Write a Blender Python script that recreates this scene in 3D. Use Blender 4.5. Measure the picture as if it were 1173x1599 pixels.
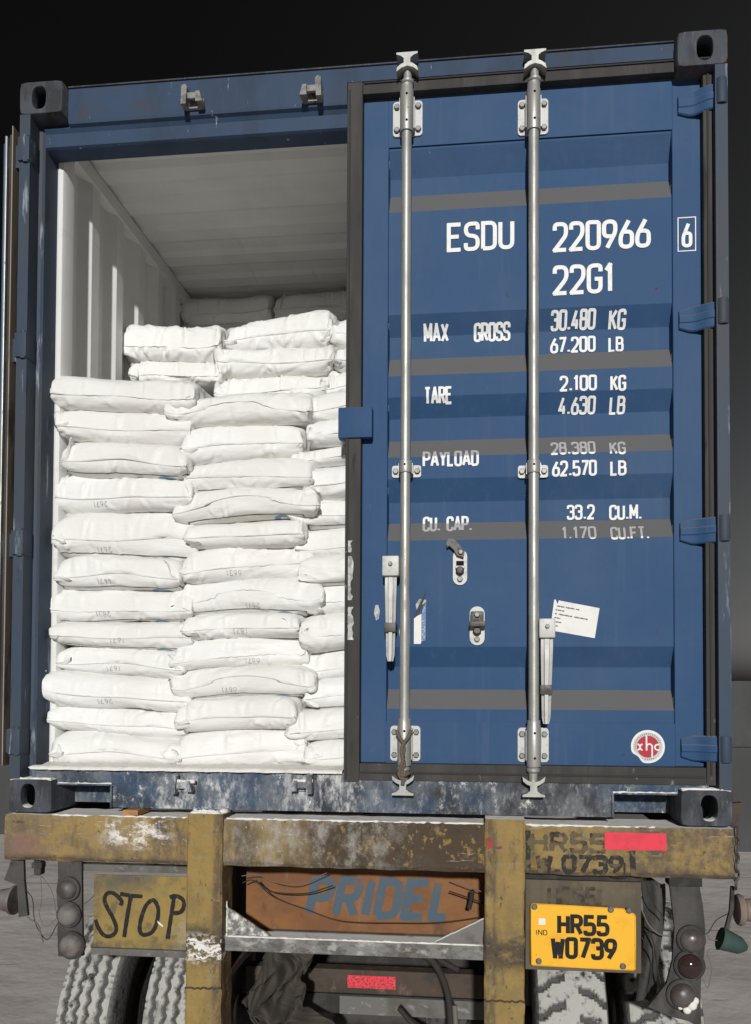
import bpy, bmesh, math, random
import numpy as np
from mathutils import Vector, Matrix
from mathutils.bvhtree import BVHTree

for o in list(bpy.data.objects):
    bpy.data.objects.remove(o)
sc = bpy.context.scene
C = sc.collection
rad = math.radians

# ------------------------------------------------------------------ camera
# metres; x right, y into the container, z up; z = 0 is the underside of the container
cam_d = bpy.data.cameras.new('camera'); cam = bpy.data.objects.new('camera', cam_d); C.objects.link(cam)
sc.camera = cam
yaw, pitch, roll = 0.09782, 0.024747, -0.003806
Rz = Matrix.Rotation(yaw, 3, 'Z'); Rx = Matrix.Rotation(pitch, 3, 'X'); Ry = Matrix.Rotation(roll, 3, 'Y')
Rm = Rz @ Rx @ Ry
right, fwd, up = Rm @ Vector((1, 0, 0)), Rm @ Vector((0, 1, 0)), Rm @ Vector((0, 0, 1))
m4 = Matrix.Identity(4)
for i in range(3):
    m4[i][0] = right[i]; m4[i][1] = up[i]; m4[i][2] = -fwd[i]
m4[0][3], m4[1][3], m4[2][3] = 1.6469, -2.53934, 0.43691
cam.matrix_world = m4
cam_d.sensor_fit = 'VERTICAL'; cam_d.sensor_height = 24.0
cam_d.lens = 1200.0 / 1599 * 24
cam_d.shift_x = (586.5 - 636.63) / 1599
cam_d.shift_y = (1045.02 - 799.5) / 1599
cam_d.clip_start = 0.05; cam_d.clip_end = 3000

# ------------------------------------------------------------------ world, sun, exposure
SUN_EL, SUN_AZ = rad(18.5), rad(5)          # low work light behind the camera, a little from the right
w = bpy.data.worlds.new('World'); sc.world = w; w.use_nodes = True
nt = w.node_tree; nt.nodes.clear()
sky = nt.nodes.new('ShaderNodeTexSky'); sky.sky_type = 'NISHITA'; sky.sun_disc = False
sky.sun_elevation = rad(-6.2); sky.sun_rotation = rad(66)     # night: only a last glow low on the right
sky.air_density = 1.0; sky.dust_density = 2.0; sky.ozone_density = 1.0
hs = nt.nodes.new('ShaderNodeHueSaturation'); hs.inputs['Saturation'].default_value = 0.10
bg = nt.nodes.new('ShaderNodeBackground'); bg.inputs['Strength'].default_value = 9.0
wo = nt.nodes.new('ShaderNodeOutputWorld')
nt.links.new(sky.outputs[0], hs.inputs['Color']); nt.links.new(hs.outputs[0], bg.inputs[0]); nt.links.new(bg.outputs[0], wo.inputs[0])
sun_d = bpy.data.lights.new('sun', 'SUN'); sun_d.energy = 3.5; sun_d.angle = rad(2.2); sun_d.color = (1.0, 0.995, 0.975)
sun = bpy.data.objects.new('sun', sun_d); C.objects.link(sun)
dirv = Vector((-math.sin(SUN_AZ) * math.cos(SUN_EL), math.cos(SUN_AZ) * math.cos(SUN_EL), -math.sin(SUN_EL)))
sun.rotation_euler = dirv.to_track_quat('-Z', 'Y').to_euler(); sun.location = (2, -6, 5)
sc.view_settings.view_transform = 'Standard'; sc.view_settings.look = 'None'
sc.view_settings.exposure = 0.0; sc.view_settings.gamma = 1.0; sc.view_settings.use_curve_mapping = False
sc.render.engine = 'CYCLES'
sc.cycles.max_bounces = 10; sc.cycles.diffuse_bounces = 6

# ------------------------------------------------------------------ materials
def mat(name, col, rough=.5, metal=0.0, spec=.22, layers=(), bump=(), coords='world'):
    """layers: dicts col, s (scale xyz), lo, hi, amt, detail, r (roughness), rng [(axis, a, b, soft)], up (lo, hi), rough (noise roughness), attr"""
    m = bpy.data.materials.new(name); m.use_nodes = True
    t = m.node_tree; N = t.nodes; L = t.links
    b = N['Principled BSDF']
    b.inputs['Metallic'].default_value = metal
    b.inputs['Specular IOR Level'].default_value = spec
    def val(x): 
        v = N.new('ShaderNodeValue'); v.outputs[0].default_value = x; return v.outputs[0]
    if coords == 'world':
        pos = N.new('ShaderNodeNewGeometry').outputs['Position']
    else:
        pos = N.new('ShaderNodeTexCoord').outputs['Object']
    def math_(op, a, c=None, clamp=False):
        n = N.new('ShaderNodeMath'); n.operation = op; n.use_clamp = clamp
        for i, q in enumerate((a, c)):
            if q is None: continue
            if isinstance(q, (int, float)): n.inputs[i].default_value = q
            else: L.new(q, n.inputs[i])
        return n.outputs[0]
    def noise(s, detail=6, rough=.6, dist=0.0, off=0.0):
        mp = N.new('ShaderNodeMapping'); mp.inputs['Scale'].default_value = s; mp.inputs['Location'].default_value = (off, off * .7, off * 1.3)
        L.new(pos, mp.inputs[0])
        n = N.new('ShaderNodeTexNoise'); n.inputs['Scale'].default_value = 1; n.inputs['Detail'].default_value = detail
        n.inputs['Roughness'].default_value = rough; n.inputs['Distortion'].default_value = dist
        L.new(mp.outputs[0], n.inputs['Vector']); return n.outputs['Fac']
    def rmap(x, lo, hi, smooth=True):
        n = N.new('ShaderNodeMapRange'); n.interpolation_type = 'SMOOTHSTEP' if smooth else 'LINEAR'
        n.inputs['From Min'].default_value = lo; n.inputs['From Max'].default_value = hi; L.new(x, n.inputs['Value']); return n.outputs[0]
    cur = N.new('ShaderNodeRGB'); cur.outputs[0].default_value = (*col, 1); cur = cur.outputs[0]
    rcur = val(rough)
    off = 0.0
    for ly in layers:
        off += 3.17
        s = ly.get('s', (8, 8, 8))
        if isinstance(s, (int, float)): s = (s, s, s)
        if ly.get('solid'):
            msk = val(1.0)
        else:
            msk = rmap(noise(s, ly.get('detail', 6), ly.get('rough', .6), ly.get('dist', 0), ly.get('off', off)), ly['lo'], ly['hi'])
        if 'up' in ly:
            g = N.new('ShaderNodeNewGeometry'); sp = N.new('ShaderNodeSeparateXYZ'); L.new(g.outputs['Normal'], sp.inputs[0])
            msk = math_('MULTIPLY', msk, rmap(sp.outputs[2], *ly['up']))
        for (ax, a, c, soft) in ly.get('rng', ()):
            sp = N.new('ShaderNodeSeparateXYZ'); L.new(pos, sp.inputs[0])
            x = sp.outputs['xyz'.index(ax)]
            if ly.get('wob'):
                x = math_('ADD', x, math_('MULTIPLY', math_('SUBTRACT', noise(ly.get('wobs', (9, 9, 9)), 5), .5), ly['wob']))
            if a is not None: msk = math_('MULTIPLY', msk, rmap(x, a - soft, a + soft))
            if c is not None: msk = math_('MULTIPLY', msk, rmap(x, c + soft, c - soft))
        if 'attr' in ly:
            an = N.new('ShaderNodeAttribute'); an.attribute_name = ly['attr']
            msk = math_('MULTIPLY', msk, an.outputs['Fac'])
        msk = math_('MULTIPLY', msk, ly.get('amt', 1.0), True)
        mx = N.new('ShaderNodeMix'); mx.data_type = 'RGBA'
        L.new(msk, mx.inputs[0]); L.new(cur, mx.inputs[6]); mx.inputs[7].default_value = (*ly['col'], 1); cur = mx.outputs[2]
        if 'r' in ly:
            mr = N.new('ShaderNodeMix'); L.new(msk, mr.inputs[0]); L.new(rcur, mr.inputs[2]); mr.inputs[3].default_value = ly['r']; rcur = mr.outputs[0]
    L.new(cur, b.inputs['Base Color']); L.new(rcur, b.inputs['Roughness'])
    prev = None
    for (s, strength, dist) in bump:
        if isinstance(s, (int, float)): s = (s, s, s)
        bn = N.new('ShaderNodeBump'); bn.inputs['Strength'].default_value = strength; bn.inputs['Distance'].default_value = dist
        L.new(noise(s, 5, .55, 0, off + 1.7), bn.inputs['Height'])
        if prev: L.new(prev, bn.inputs['Normal'])
        prev = bn.outputs[0]; off += 2.3
    if prev: L.new(prev, b.inputs['Normal'])
    return m

BLUE = (.029, .074, .166)
DUST = (.125, .120, .118)
WHITE_DUST = (.80, .78, .74)
M = {}
M['blue'] = mat('blue_paint', BLUE, .6, spec=.14, layers=[
    dict(col=(.045, .090, .172), s=1.6, lo=.4, hi=.7, amt=.8),
    dict(col=(.033, .072, .148), s=(6, 6, 1.2), lo=.52, hi=.75, amt=.6),
    dict(col=(.075, .115, .19), s=(26, 26, 1.1), lo=.52, hi=.74, amt=.45, r=.75, detail=9, rough=.7),
    dict(col=(.13, .165, .22), s=(9, 9, 5), lo=.62, hi=.80, amt=.35, r=.8, detail=10, rough=.72),
    dict(col=(.085, .050, .030), s=(34, 34, 20), lo=.70, hi=.74, amt=.8, r=.85),
    dict(col=(.02, .03, .05), s=(14, 14, 14), lo=.70, hi=.78, amt=.5),
    dict(col=DUST, up=(.22, .28), s=(5, 5, 5), lo=.1, hi=.3, amt=.93, r=.9),
    dict(col=(.30, .31, .32), s=(55, 55, 26), lo=.73, hi=.78, amt=.7, r=.8)],
    bump=[(2.6, .45, .02), (9, .15, .004), (60, .08, .001)])
M['blue_frame'] = mat('dimmed_worn_blue_paint', (.032, .058, .108), .62, layers=[  # blue darkened to imitate light falling off at the header, plus dirt and scuffs
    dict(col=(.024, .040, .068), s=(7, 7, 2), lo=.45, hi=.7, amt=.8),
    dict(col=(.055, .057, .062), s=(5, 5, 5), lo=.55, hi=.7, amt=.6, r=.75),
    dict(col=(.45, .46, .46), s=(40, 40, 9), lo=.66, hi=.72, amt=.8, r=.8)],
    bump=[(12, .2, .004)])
M['post_blue'] = mat('scraped_post_paint', (.040, .060, .092), .6, layers=[
    dict(col=(.055, .060, .068), s=(9, 9, 1.3), lo=.4, hi=.62, amt=.85),
    dict(col=(.30, .34, .40), s=(30, 30, 3.5), lo=.60, hi=.70, amt=.75, r=.6),
    dict(col=(.020, .035, .06), s=(22, 22, 6), lo=.62, hi=.7, amt=.7)],
    bump=[(14, .3, .004)])
M['sill'] = mat('powder_smeared_sill', (.034, .064, .115), .7, layers=[
    dict(col=(.040, .048, .060), s=(5, 5, 9), lo=.40, hi=.6, amt=.7, r=.8),
    dict(col=(.034, .033, .032), s=3, lo=.42, hi=.58, amt=.9, rng=[('x', 1.0, None, .3)]),
    dict(col=(.19, .20, .215), s=(7, 7, 5), lo=.40, hi=.66, detail=10, rough=.72, amt=.75, r=.9),
    dict(col=(.36, .37, .38), s=(34, 34, 15), lo=.50, hi=.68, detail=13, rough=.8, amt=.7, r=.95),
    dict(col=(.60, .60, .59), s=(20, 20, 12), lo=.46, hi=.62, detail=13, rough=.8, amt=.85, r=.95, rng=[('x', .50, .80, .06), ('z', None, .12, .03)], wob=.12),
    dict(col=(.60, .60, .59), s=(24, 24, 10), lo=.46, hi=.62, detail=13, rough=.8, amt=.8, r=.95, rng=[('x', .98, 1.25, .06)], wob=.12),
    dict(col=(.50, .50, .49), s=(34, 34, 20), lo=.56, hi=.66, detail=13, rough=.8, amt=.8, r=.95, rng=[('x', 1.30, 1.62, .08)], wob=.12),
    dict(col=WHITE_DUST, s=(16, 16, 14), lo=.57, hi=.69, detail=12, rough=.78, amt=.9, r=.95),
    dict(col=WHITE_DUST, s=(20, 20, 20), lo=.30, hi=.45, up=(.5, .8), amt=.95, r=.95)],
    bump=[(25, .4, .004)])
M['casting'] = mat('worn_steel_casting', (.062, .071, .085), .7, layers=[
    dict(col=(.030, .030, .033), s=(10, 10, 5), lo=.42, hi=.62, amt=.85),
    dict(col=(.12, .070, .045), s=11, lo=.58, hi=.70, amt=.7),
    dict(col=(.16, .165, .17), s=(40, 40, 8), lo=.55, hi=.7, detail=9, rough=.7, amt=.7),
    dict(col=(.42, .42, .41), s=(34, 34, 12), lo=.60, hi=.70, detail=10, rough=.72, amt=.75, rng=[('z', None, .2, .02)]),
    dict(col=WHITE_DUST, s=(20, 20, 20), lo=.25, hi=.4, up=(.5, .8), amt=.95, rng=[('z', None, .3, .01)], r=.95)],
    bump=[(30, .6, .005), (9, .4, .01)])
M['gasket'] = mat('perished_rubber_gasket', (.045, .042, .040), .75, layers=[
    dict(col=(.068, .064, .060), s=(12, 12, 2), lo=.42, hi=.65, amt=.8),
    dict(col=(.022, .021, .021), s=(20, 20, 3), lo=.58, hi=.7, amt=.8),
    dict(col=(.26, .25, .24), s=(30, 30, 20), lo=.67, hi=.72, amt=.6, rng=[('z', None, .35, .08)])],
    bump=[(40, .4, .002)])
M['gasket_dark'] = mat('rubber_lip', (.036, .034, .032), .75)
M['galv'] = mat('galvanised_steel', (.40, .40, .375), .42, metal=.45, spec=.5, layers=[
    dict(col=(.27, .265, .25), s=(30, 30, 9), lo=.42, hi=.65, amt=.7, r=.55),
    dict(col=(.16, .145, .125), s=(60, 60, 12), lo=.58, hi=.72, amt=.7, r=.8, detail=9, rough=.72), dict(col=(.10, .07, .05), s=(40, 40, 30), lo=.68, hi=.74, amt=.7, r=.85)],
    bump=[(70, .25, .001), (14, .2, .002)])
M['galv_plate'] = mat('bright_zinc_plate', (.52, .515, .49), .55, metal=.15, layers=[
    dict(col=(.38, .38, .37), s=35, lo=.5, hi=.68, amt=.7, r=.6),
    dict(col=(.18, .16, .14), s=60, lo=.68, hi=.76, amt=.6)])
M['bolt'] = mat('dull_bolt_steel', (.20, .195, .185), .5, metal=.6, layers=[dict(col=(.10, .08, .06), s=80, lo=.5, hi=.7, amt=.6)])
M['dark_iron'] = mat('dark_cast_iron', (.105, .10, .095), .55, metal=.5, layers=[dict(col=(.04, .036, .033), s=40, lo=.45, hi=.65, amt=.8)])
M['keeper'] = mat('dull_keeper_steel', (.24, .235, .225), .6, metal=.2, layers=[dict(col=(.12, .115, .11), s=40, lo=.45, hi=.62, amt=.8), dict(col=(.5, .49, .47), up=(.5, .8), s=20, lo=.2, hi=.4, amt=.8)], bump=[(60, .4, .002)])
M['black'] = mat('black_hole', (.008, .008, .008), .9)
M['letter'] = mat('white_lettering_paint', (.80, .80, .78), .6, layers=[
    dict(col=(.60, .60, .58), s=60, lo=.5, hi=.7, amt=.6),
    dict(col=(.32, .31, .31), up=(.22, .28), s=6, lo=.1, hi=.25, amt=.85, r=.9),
    dict(col=(.10, .15, .25), s=90, lo=.70, hi=.75, amt=.7)])
M['inner'] = mat('interior_grey_paint', (.72, .72, .70), .65, layers=[
    dict(col=(.63, .625, .605), s=(3, 3, 3), lo=.42, hi=.68, amt=.7),
    dict(col=(.50, .49, .47), s=(14, 2.2, 14), lo=.60, hi=.75, amt=.5)], bump=[(9, .15, .006)])
M['floor_wood'] = mat('plywood_floor', (.20, .13, .075), .8, layers=[dict(col=(.5, .48, .45), s=9, lo=.3, hi=.6, amt=.7)])
M['paper'] = mat('white_paper', (.76, .75, .72), .8, layers=[dict(col=(.6, .58, .55), s=20, lo=.5, hi=.75, amt=.5)])
M['paper_grey'] = mat('weathered_label', (.46, .46, .45), .8, layers=[dict(col=(.22, .22, .23), s=50, lo=.48, hi=.6, amt=.7), dict(col=(.65, .65, .63), s=30, lo=.55, hi=.65, amt=.8)])
M['blue_label'] = mat('mottled_blue_label', (.16, .22, .36), .7, layers=[dict(col=(.5, .54, .62), s=170, lo=.5, hi=.62, amt=.8)])
M['print'] = mat('grey_print', (.16, .16, .165), .8)
M['red_ink'] = mat('red_sticker_ink', (.42, .035, .055), .6)
M['grey_ink'] = mat('pale_grey_ink', (.52, .52, .50), .7)
M['powder'] = mat('spilled_white_powder', (.74, .72, .68), .95, layers=[dict(col=(.52, .50, .47), s=22, lo=.5, hi=.75, amt=.7)], bump=[(70, .6, .004)])

YEL = (.335, .215, .065)
M['beam'] = mat('chipped_yellow_beam_paint', (.285, .200, .080), .7, layers=[
    dict(col=YEL, s=(3, 3, 5), lo=.40, hi=.62, amt=.8, detail=10, rough=.7),
    dict(col=(.22, .165, .085), s=(16, 16, 22), lo=.42, hi=.66, amt=.75, detail=12, rough=.75),
    dict(col=(.120, .088, .058), s=(11, 11, 7), lo=.48, hi=.64, amt=.75, r=.85, detail=12, rough=.78),
    dict(col=(.20, .18, .14), s=(60, 60, 8), lo=.48, hi=.70, amt=.55, detail=10, rough=.7),
    dict(col=(.060, .042, .031), s=(13, 13, 11), lo=.30, hi=.47, amt=.95, r=.85, detail=12, rough=.76, rng=[('x', 1.02, 1.80, .16)], wob=.3),
    dict(col=(.10, .080, .060), s=(9, 9, 9), lo=.36, hi=.56, amt=.9, r=.85, detail=12, rough=.76, rng=[('x', 2.08, None, .10)], wob=.2),
    dict(col=(.12, .095, .072), s=(14, 14, 14), lo=.36, hi=.58, amt=.85, detail=12, rough=.76, rng=[('x', None, .15, .07)], wob=.1),
    dict(col=(.24, .13, .11), s=(4, 4, 5), lo=.40, hi=.6, amt=.6, rng=[('x', .02, .2, .03), ('z', None, -.07, .02)]),
    dict(col=(.26, .19, .05), s=(40, 40, 34), lo=.58, hi=.64, amt=.8, detail=8, rng=[('x', 1.0, None, .1)]),
    dict(col=(.040, .032, .028), s=(44, 44, 60), lo=.64, hi=.68, amt=.85, detail=8),
    dict(col=(.07, .055, .043), s=(26, 26, 26), lo=.34, hi=.56, amt=.85, detail=12, rough=.76, rng=[('z', None, -.146, .012)], wob=.04),
    dict(col=(.065, .052, .042), s=(22, 22, 6), lo=.40, hi=.58, amt=.75, detail=12, rough=.76, rng=[('x', .54, .66, .03)], wob=.06),
    dict(col=(.065, .052, .042), s=(22, 22, 6), lo=.38, hi=.56, amt=.8, detail=12, rough=.76, rng=[('x', .78, .90, .03)], wob=.06),
    dict(col=(.36, .35, .32), s=(13, 13, 9), lo=.44, hi=.66, amt=.8, r=.95, detail=12, rough=.78, rng=[('x', .80, 1.35, .14)], wob=.2),
    dict(col=(.50, .485, .45), s=(7, 7, 140), lo=.66, hi=.69, amt=.55),
    dict(col=WHITE_DUST, s=(15, 15, 22), lo=.47, hi=.60, detail=13, rough=.82, amt=.85, r=.95, rng=[('x', .36, .60, .05), ('z', -.105, -.012, .02)], wob=.08),
    dict(col=WHITE_DUST, s=(34, 34, 40), lo=.60, hi=.66, detail=12, rough=.8, amt=.85, r=.95, rng=[('x', .30, 1.25, .10), ('z', -.11, None, .04)], wob=.1),
    dict(col=WHITE_DUST, s=(20, 20, 20), lo=.2, hi=.35, up=(.5, .8), amt=.97, r=.95)],
    bump=[(34, .55, .005), (9, .3, .012)])
M['yellow_post'] = mat('chipped_yellow_post_paint', (.285, .195, .065), .7, layers=[
    dict(col=(.205, .145, .062), s=(14, 14, 8), lo=.42, hi=.62, amt=.8, detail=12, rough=.75),
    dict(col=(.12, .092, .06), s=(20, 20, 6), lo=.54, hi=.66, amt=.75, r=.85, detail=12, rough=.76),
    dict(col=(.055, .045, .037), s=(16, 16, 18), lo=.36, hi=.54, amt=.9, detail=12, rough=.76, rng=[('z', -.47, -.36, .04)], wob=.15),
    dict(col=(.085, .065, .048), s=(26, 26, 9), lo=.38, hi=.56, amt=.8, detail=12, rough=.76, rng=[('x', .748, None, .008), ('x', None, 1.0, .1)], wob=.03),
    dict(col=(.075, .060, .048), s=(26, 26, 9), lo=.40, hi=.58, amt=.8, detail=12, rough=.76, rng=[('x', 1.64, 1.69, .008)], wob=.03),
    dict(col=(.28, .25, .18), s=(14, 14, 40), lo=.55, hi=.7, amt=.5, detail=10),
    dict(col=(.035, .03, .027), s=(50, 50, 34), lo=.64, hi=.69, amt=.8, detail=9),
    dict(col=WHITE_DUST, s=(34, 34, 60), lo=.50, hi=.57, detail=12, rough=.8, amt=.9, r=.95, rng=[('z', -.480, -.40, .02), ('x', None, 1.0, .1)], wob=.05),
    dict(col=WHITE_DUST, s=(40, 40, 26), lo=.62, hi=.68, amt=.7, detail=12, rough=.8, rng=[('x', None, 1.0, .1), ('z', -.33, None, .05)]),
    dict(col=WHITE_DUST, s=(20, 20, 20), lo=.2, hi=.35, up=(.5, .8), amt=.97, r=.95)],
    bump=[(30, .6, .006), (9, .35, .014)])
M['stop'] = mat('faded_yellow_board_paint', (.285, .200, .062), .65, layers=[
    dict(col=(.22, .16, .06), s=(7, 7, 7), lo=.45, hi=.65, amt=.8),
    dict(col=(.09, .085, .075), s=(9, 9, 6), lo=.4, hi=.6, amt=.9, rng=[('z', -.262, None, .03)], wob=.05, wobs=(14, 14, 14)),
    dict(col=(.10, .085, .055), s=16, lo=.58, hi=.66, amt=.7),
    dict(col=(.30, .28, .20), s=14, lo=.45, hi=.6, amt=.7, rng=[('x', .58, None, .03), ('z', None, -.36, .04)]),
    dict(col=(.10, .085, .06), s=(22, 22, 22), lo=.38, hi=.58, amt=.75, detail=12, rough=.76, rng=[('z', None, -.442, .012)], wob=.04),
    dict(col=(.10, .085, .06), s=(22, 22, 22), lo=.38, hi=.58, amt=.75, detail=12, rough=.76, rng=[('x', None, .325, .012)], wob=.04),
    dict(col=(.15, .12, .07), s=(24, 24, 16), lo=.50, hi=.66, amt=.6, detail=12, rough=.78),
    dict(col=(.05, .045, .04), s=(45, 45, 30), lo=.65, hi=.70, amt=.7, detail=8)], bump=[(30, .3, .003)])
M['grey_steel'] = mat('weathered_grey_steel', (.135, .13, .12), .6, layers=[
    dict(col=(.085, .075, .065), s=12, lo=.45, hi=.65, amt=.8),
    dict(col=(.27, .265, .25), s=(24, 24, 30), lo=.58, hi=.7, amt=.6)], bump=[(35, .4, .003)])
M['plate_board'] = mat('brown_streaked_board', (.120, .098, .070), .75, layers=[  # dark brown base with darker upright streaks
    dict(col=(.085, .070, .052), s=(16, 16, 2.5), lo=.42, hi=.62, amt=.8),
    dict(col=(.17, .135, .07), s=8, lo=.55, hi=.7, amt=.6)], bump=[(30, .3, .003)])
M['plate'] = mat('yellow_number_plate', (.83, .445, .035), .5, layers=[
    dict(col=(.66, .30, .02), s=13, lo=.5, hi=.7, amt=.6),
    dict(col=(.35, .15, .02), s=(60, 60, 34), lo=.68, hi=.73, amt=.6)], bump=[(20, .2, .003)])
M['black_paint'] = mat('black_brush_paint', (.018, .017, .017), .6, layers=[dict(col=(.09, .075, .045), s=60, lo=.55, hi=.68, amt=.7)])
M['worn_black'] = mat('worn_black_brush_paint', (.030, .028, .026), .7, layers=[dict(col=(.16, .12, .055), s=34, lo=.48, hi=.60, amt=.75)])
M['smudged_black'] = mat('smudged_brush_paint', (.034, .030, .027), .75, layers=[dict(col=(.135, .105, .06), s=24, lo=.40, hi=.53, amt=.85, detail=9), dict(col=(.30, .28, .25), s=30, lo=.62, hi=.68, amt=.6)])
M['faint_black'] = mat('faded_brush_paint', (.045, .040, .033), .8, layers=[dict(col=(.11, .09, .062), s=26, lo=.40, hi=.6, amt=.85)])
M['plate_black'] = mat('plate_lettering_black', (.014, .014, .014), .5, layers=[dict(col=(.6, .33, .05), s=130, lo=.68, hi=.72, amt=.7)])
M['red_tape'] = mat('red_reflective_tape', (.72, .055, .085), .4, layers=[dict(col=(.60, .05, .075), s=40, lo=.45, hi=.65, amt=.8), dict(col=(.30, .04, .05), s=90, lo=.66, hi=.72, amt=.5)])
M['red_tape_worn'] = mat('flaking_red_reflective_tape', (.78, .05, .075), .45, layers=[dict(col=(.12, .06, .05), s=110, lo=.50, hi=.56, amt=.85), dict(col=(.85, .30, .30), s=70, lo=.62, hi=.7, amt=.6)])
M['orange_member'] = mat('orange_brown_chassis_paint', (.235, .105, .040), .6, layers=[
    dict(col=(.155, .070, .032), s=(5, 5, 9), lo=.42, hi=.66, amt=.8),
    dict(col=(.08, .05, .035), s=(18, 18, 9), lo=.56, hi=.7, amt=.7, detail=9), dict(col=(.20, .17, .14), s=(30, 30, 5), lo=.58, hi=.72, amt=.5)], bump=[(30, .25, .003)])
M['blue_letter'] = mat('faded_blue_lettering', (.070, .105, .135), .65, layers=[dict(col=(.14, .10, .075), s=22, lo=.50, hi=.68, amt=.7, detail=9)])
M['brown_steel'] = mat('rusty_brown_chassis_steel', (.075, .055, .042), .75, layers=[
    dict(col=(.045, .037, .032), s=9, lo=.42, hi=.62, amt=.85),
    dict(col=(.14, .10, .07), s=(26, 26, 16), lo=.58, hi=.7, amt=.7)], bump=[(30, .5, .004)])
M['black_steel'] = mat('grimy_black_steel', (.030, .028, .026), .7, layers=[dict(col=(.055, .05, .045), s=12, lo=.45, hi=.65, amt=.8)], bump=[(30, .4, .003)])
M['rubber'] = mat('dusty_black_rubber', (.045, .042, .040), .75, layers=[
    dict(col=(.085, .08, .075), s=(10, 10, 6), lo=.42, hi=.65, amt=.8), dict(col=(.02, .02, .02), s=20, lo=.55, hi=.7, amt=.6)], bump=[(40, .4, .003)])
M['lens'] = mat('grimy_lamp_lens', (.060, .046, .043), .24, spec=.5, layers=[dict(col=(.12, .11, .105), s=(9, 9, 9), lo=.40, hi=.62, amt=.75, r=.75)])
M['lens_dark'] = mat('glossy_dark_lamp_lens', (.036, .022, .021), .10, spec=.5)
M['lens_grey'] = mat('dust_coated_lamp_lens', (.175, .160, .150), .6, layers=[dict(col=(.085, .060, .055), s=14, lo=.45, hi=.65, amt=.8)])
M['green'] = mat('green_plastic', (.036, .070, .058), .5, layers=[dict(col=(.075, .09, .08), s=18, lo=.45, hi=.7, amt=.6)])
M['beige_plastic'] = mat('dusty_pink_brown_plastic', (.22, .165, .14), .6, layers=[dict(col=(.13, .11, .10), s=12, lo=.45, hi=.7, amt=.7)])
M['cable'] = mat('black_cable', (.035, .030, .027), .8)
M['cable_grey'] = mat('dusty_grey_cable', (.15, .135, .12), .75)
M['rope'] = mat('brown_rope', (.13, .105, .08), .9, bump=[(120, .8, .003)])
M['rag'] = mat('drab_cloth', (.060, .052, .043), .95, layers=[dict(col=(.038, .034, .030), s=8, lo=.45, hi=.65, amt=.8)], bump=[(14, .5, .01), (130, .3, .002)])
M['tyre'] = mat('tyre_rubber', (.026, .025, .024), .8, layers=[
    dict(col=(.43, .42, .39), s=(26, 26, 26), lo=.30, hi=.47, detail=8, amt=.95, r=.95, attr='tread'),
    dict(col=(.12, .115, .11), s=7, lo=.5, hi=.7, amt=.5)], bump=[(55, .6, .006)])
M['ground'] = mat('pale_dusty_ground', (.62, .565, .53), .95, layers=[
    dict(col=(.50, .455, .43), s=(.5, 1.3, 1), lo=.4, hi=.65, amt=.9),
    dict(col=(.40, .36, .34), s=(.7, 5, 1), lo=.54, hi=.72, amt=.7),
    dict(col=(.22, .195, .18), s=(1.1, 12, 1), lo=.64, hi=.70, amt=.85),
    dict(col=(.68, .63, .60), s=4, lo=.5, hi=.75, amt=.4)], bump=[(1.2, .4, .10), (7, .25, .02)])
M['wall'] = mat('dark_stained_concrete', (.070, .070, .071), .9, layers=[dict(col=(.055, .055, .055), s=(1.5, 1.5, .7), lo=.4, hi=.65, amt=.8), dict(col=(.085, .083, .082), s=6, lo=.55, hi=.7, amt=.5)], bump=[(12, .4, .01)])
M['wood'] = mat('raw_orange_wood', (.42, .22, .09), .8, layers=[dict(col=(.28, .14, .06), s=(20, 60, 60), lo=.45, hi=.65, amt=.7)])

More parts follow.
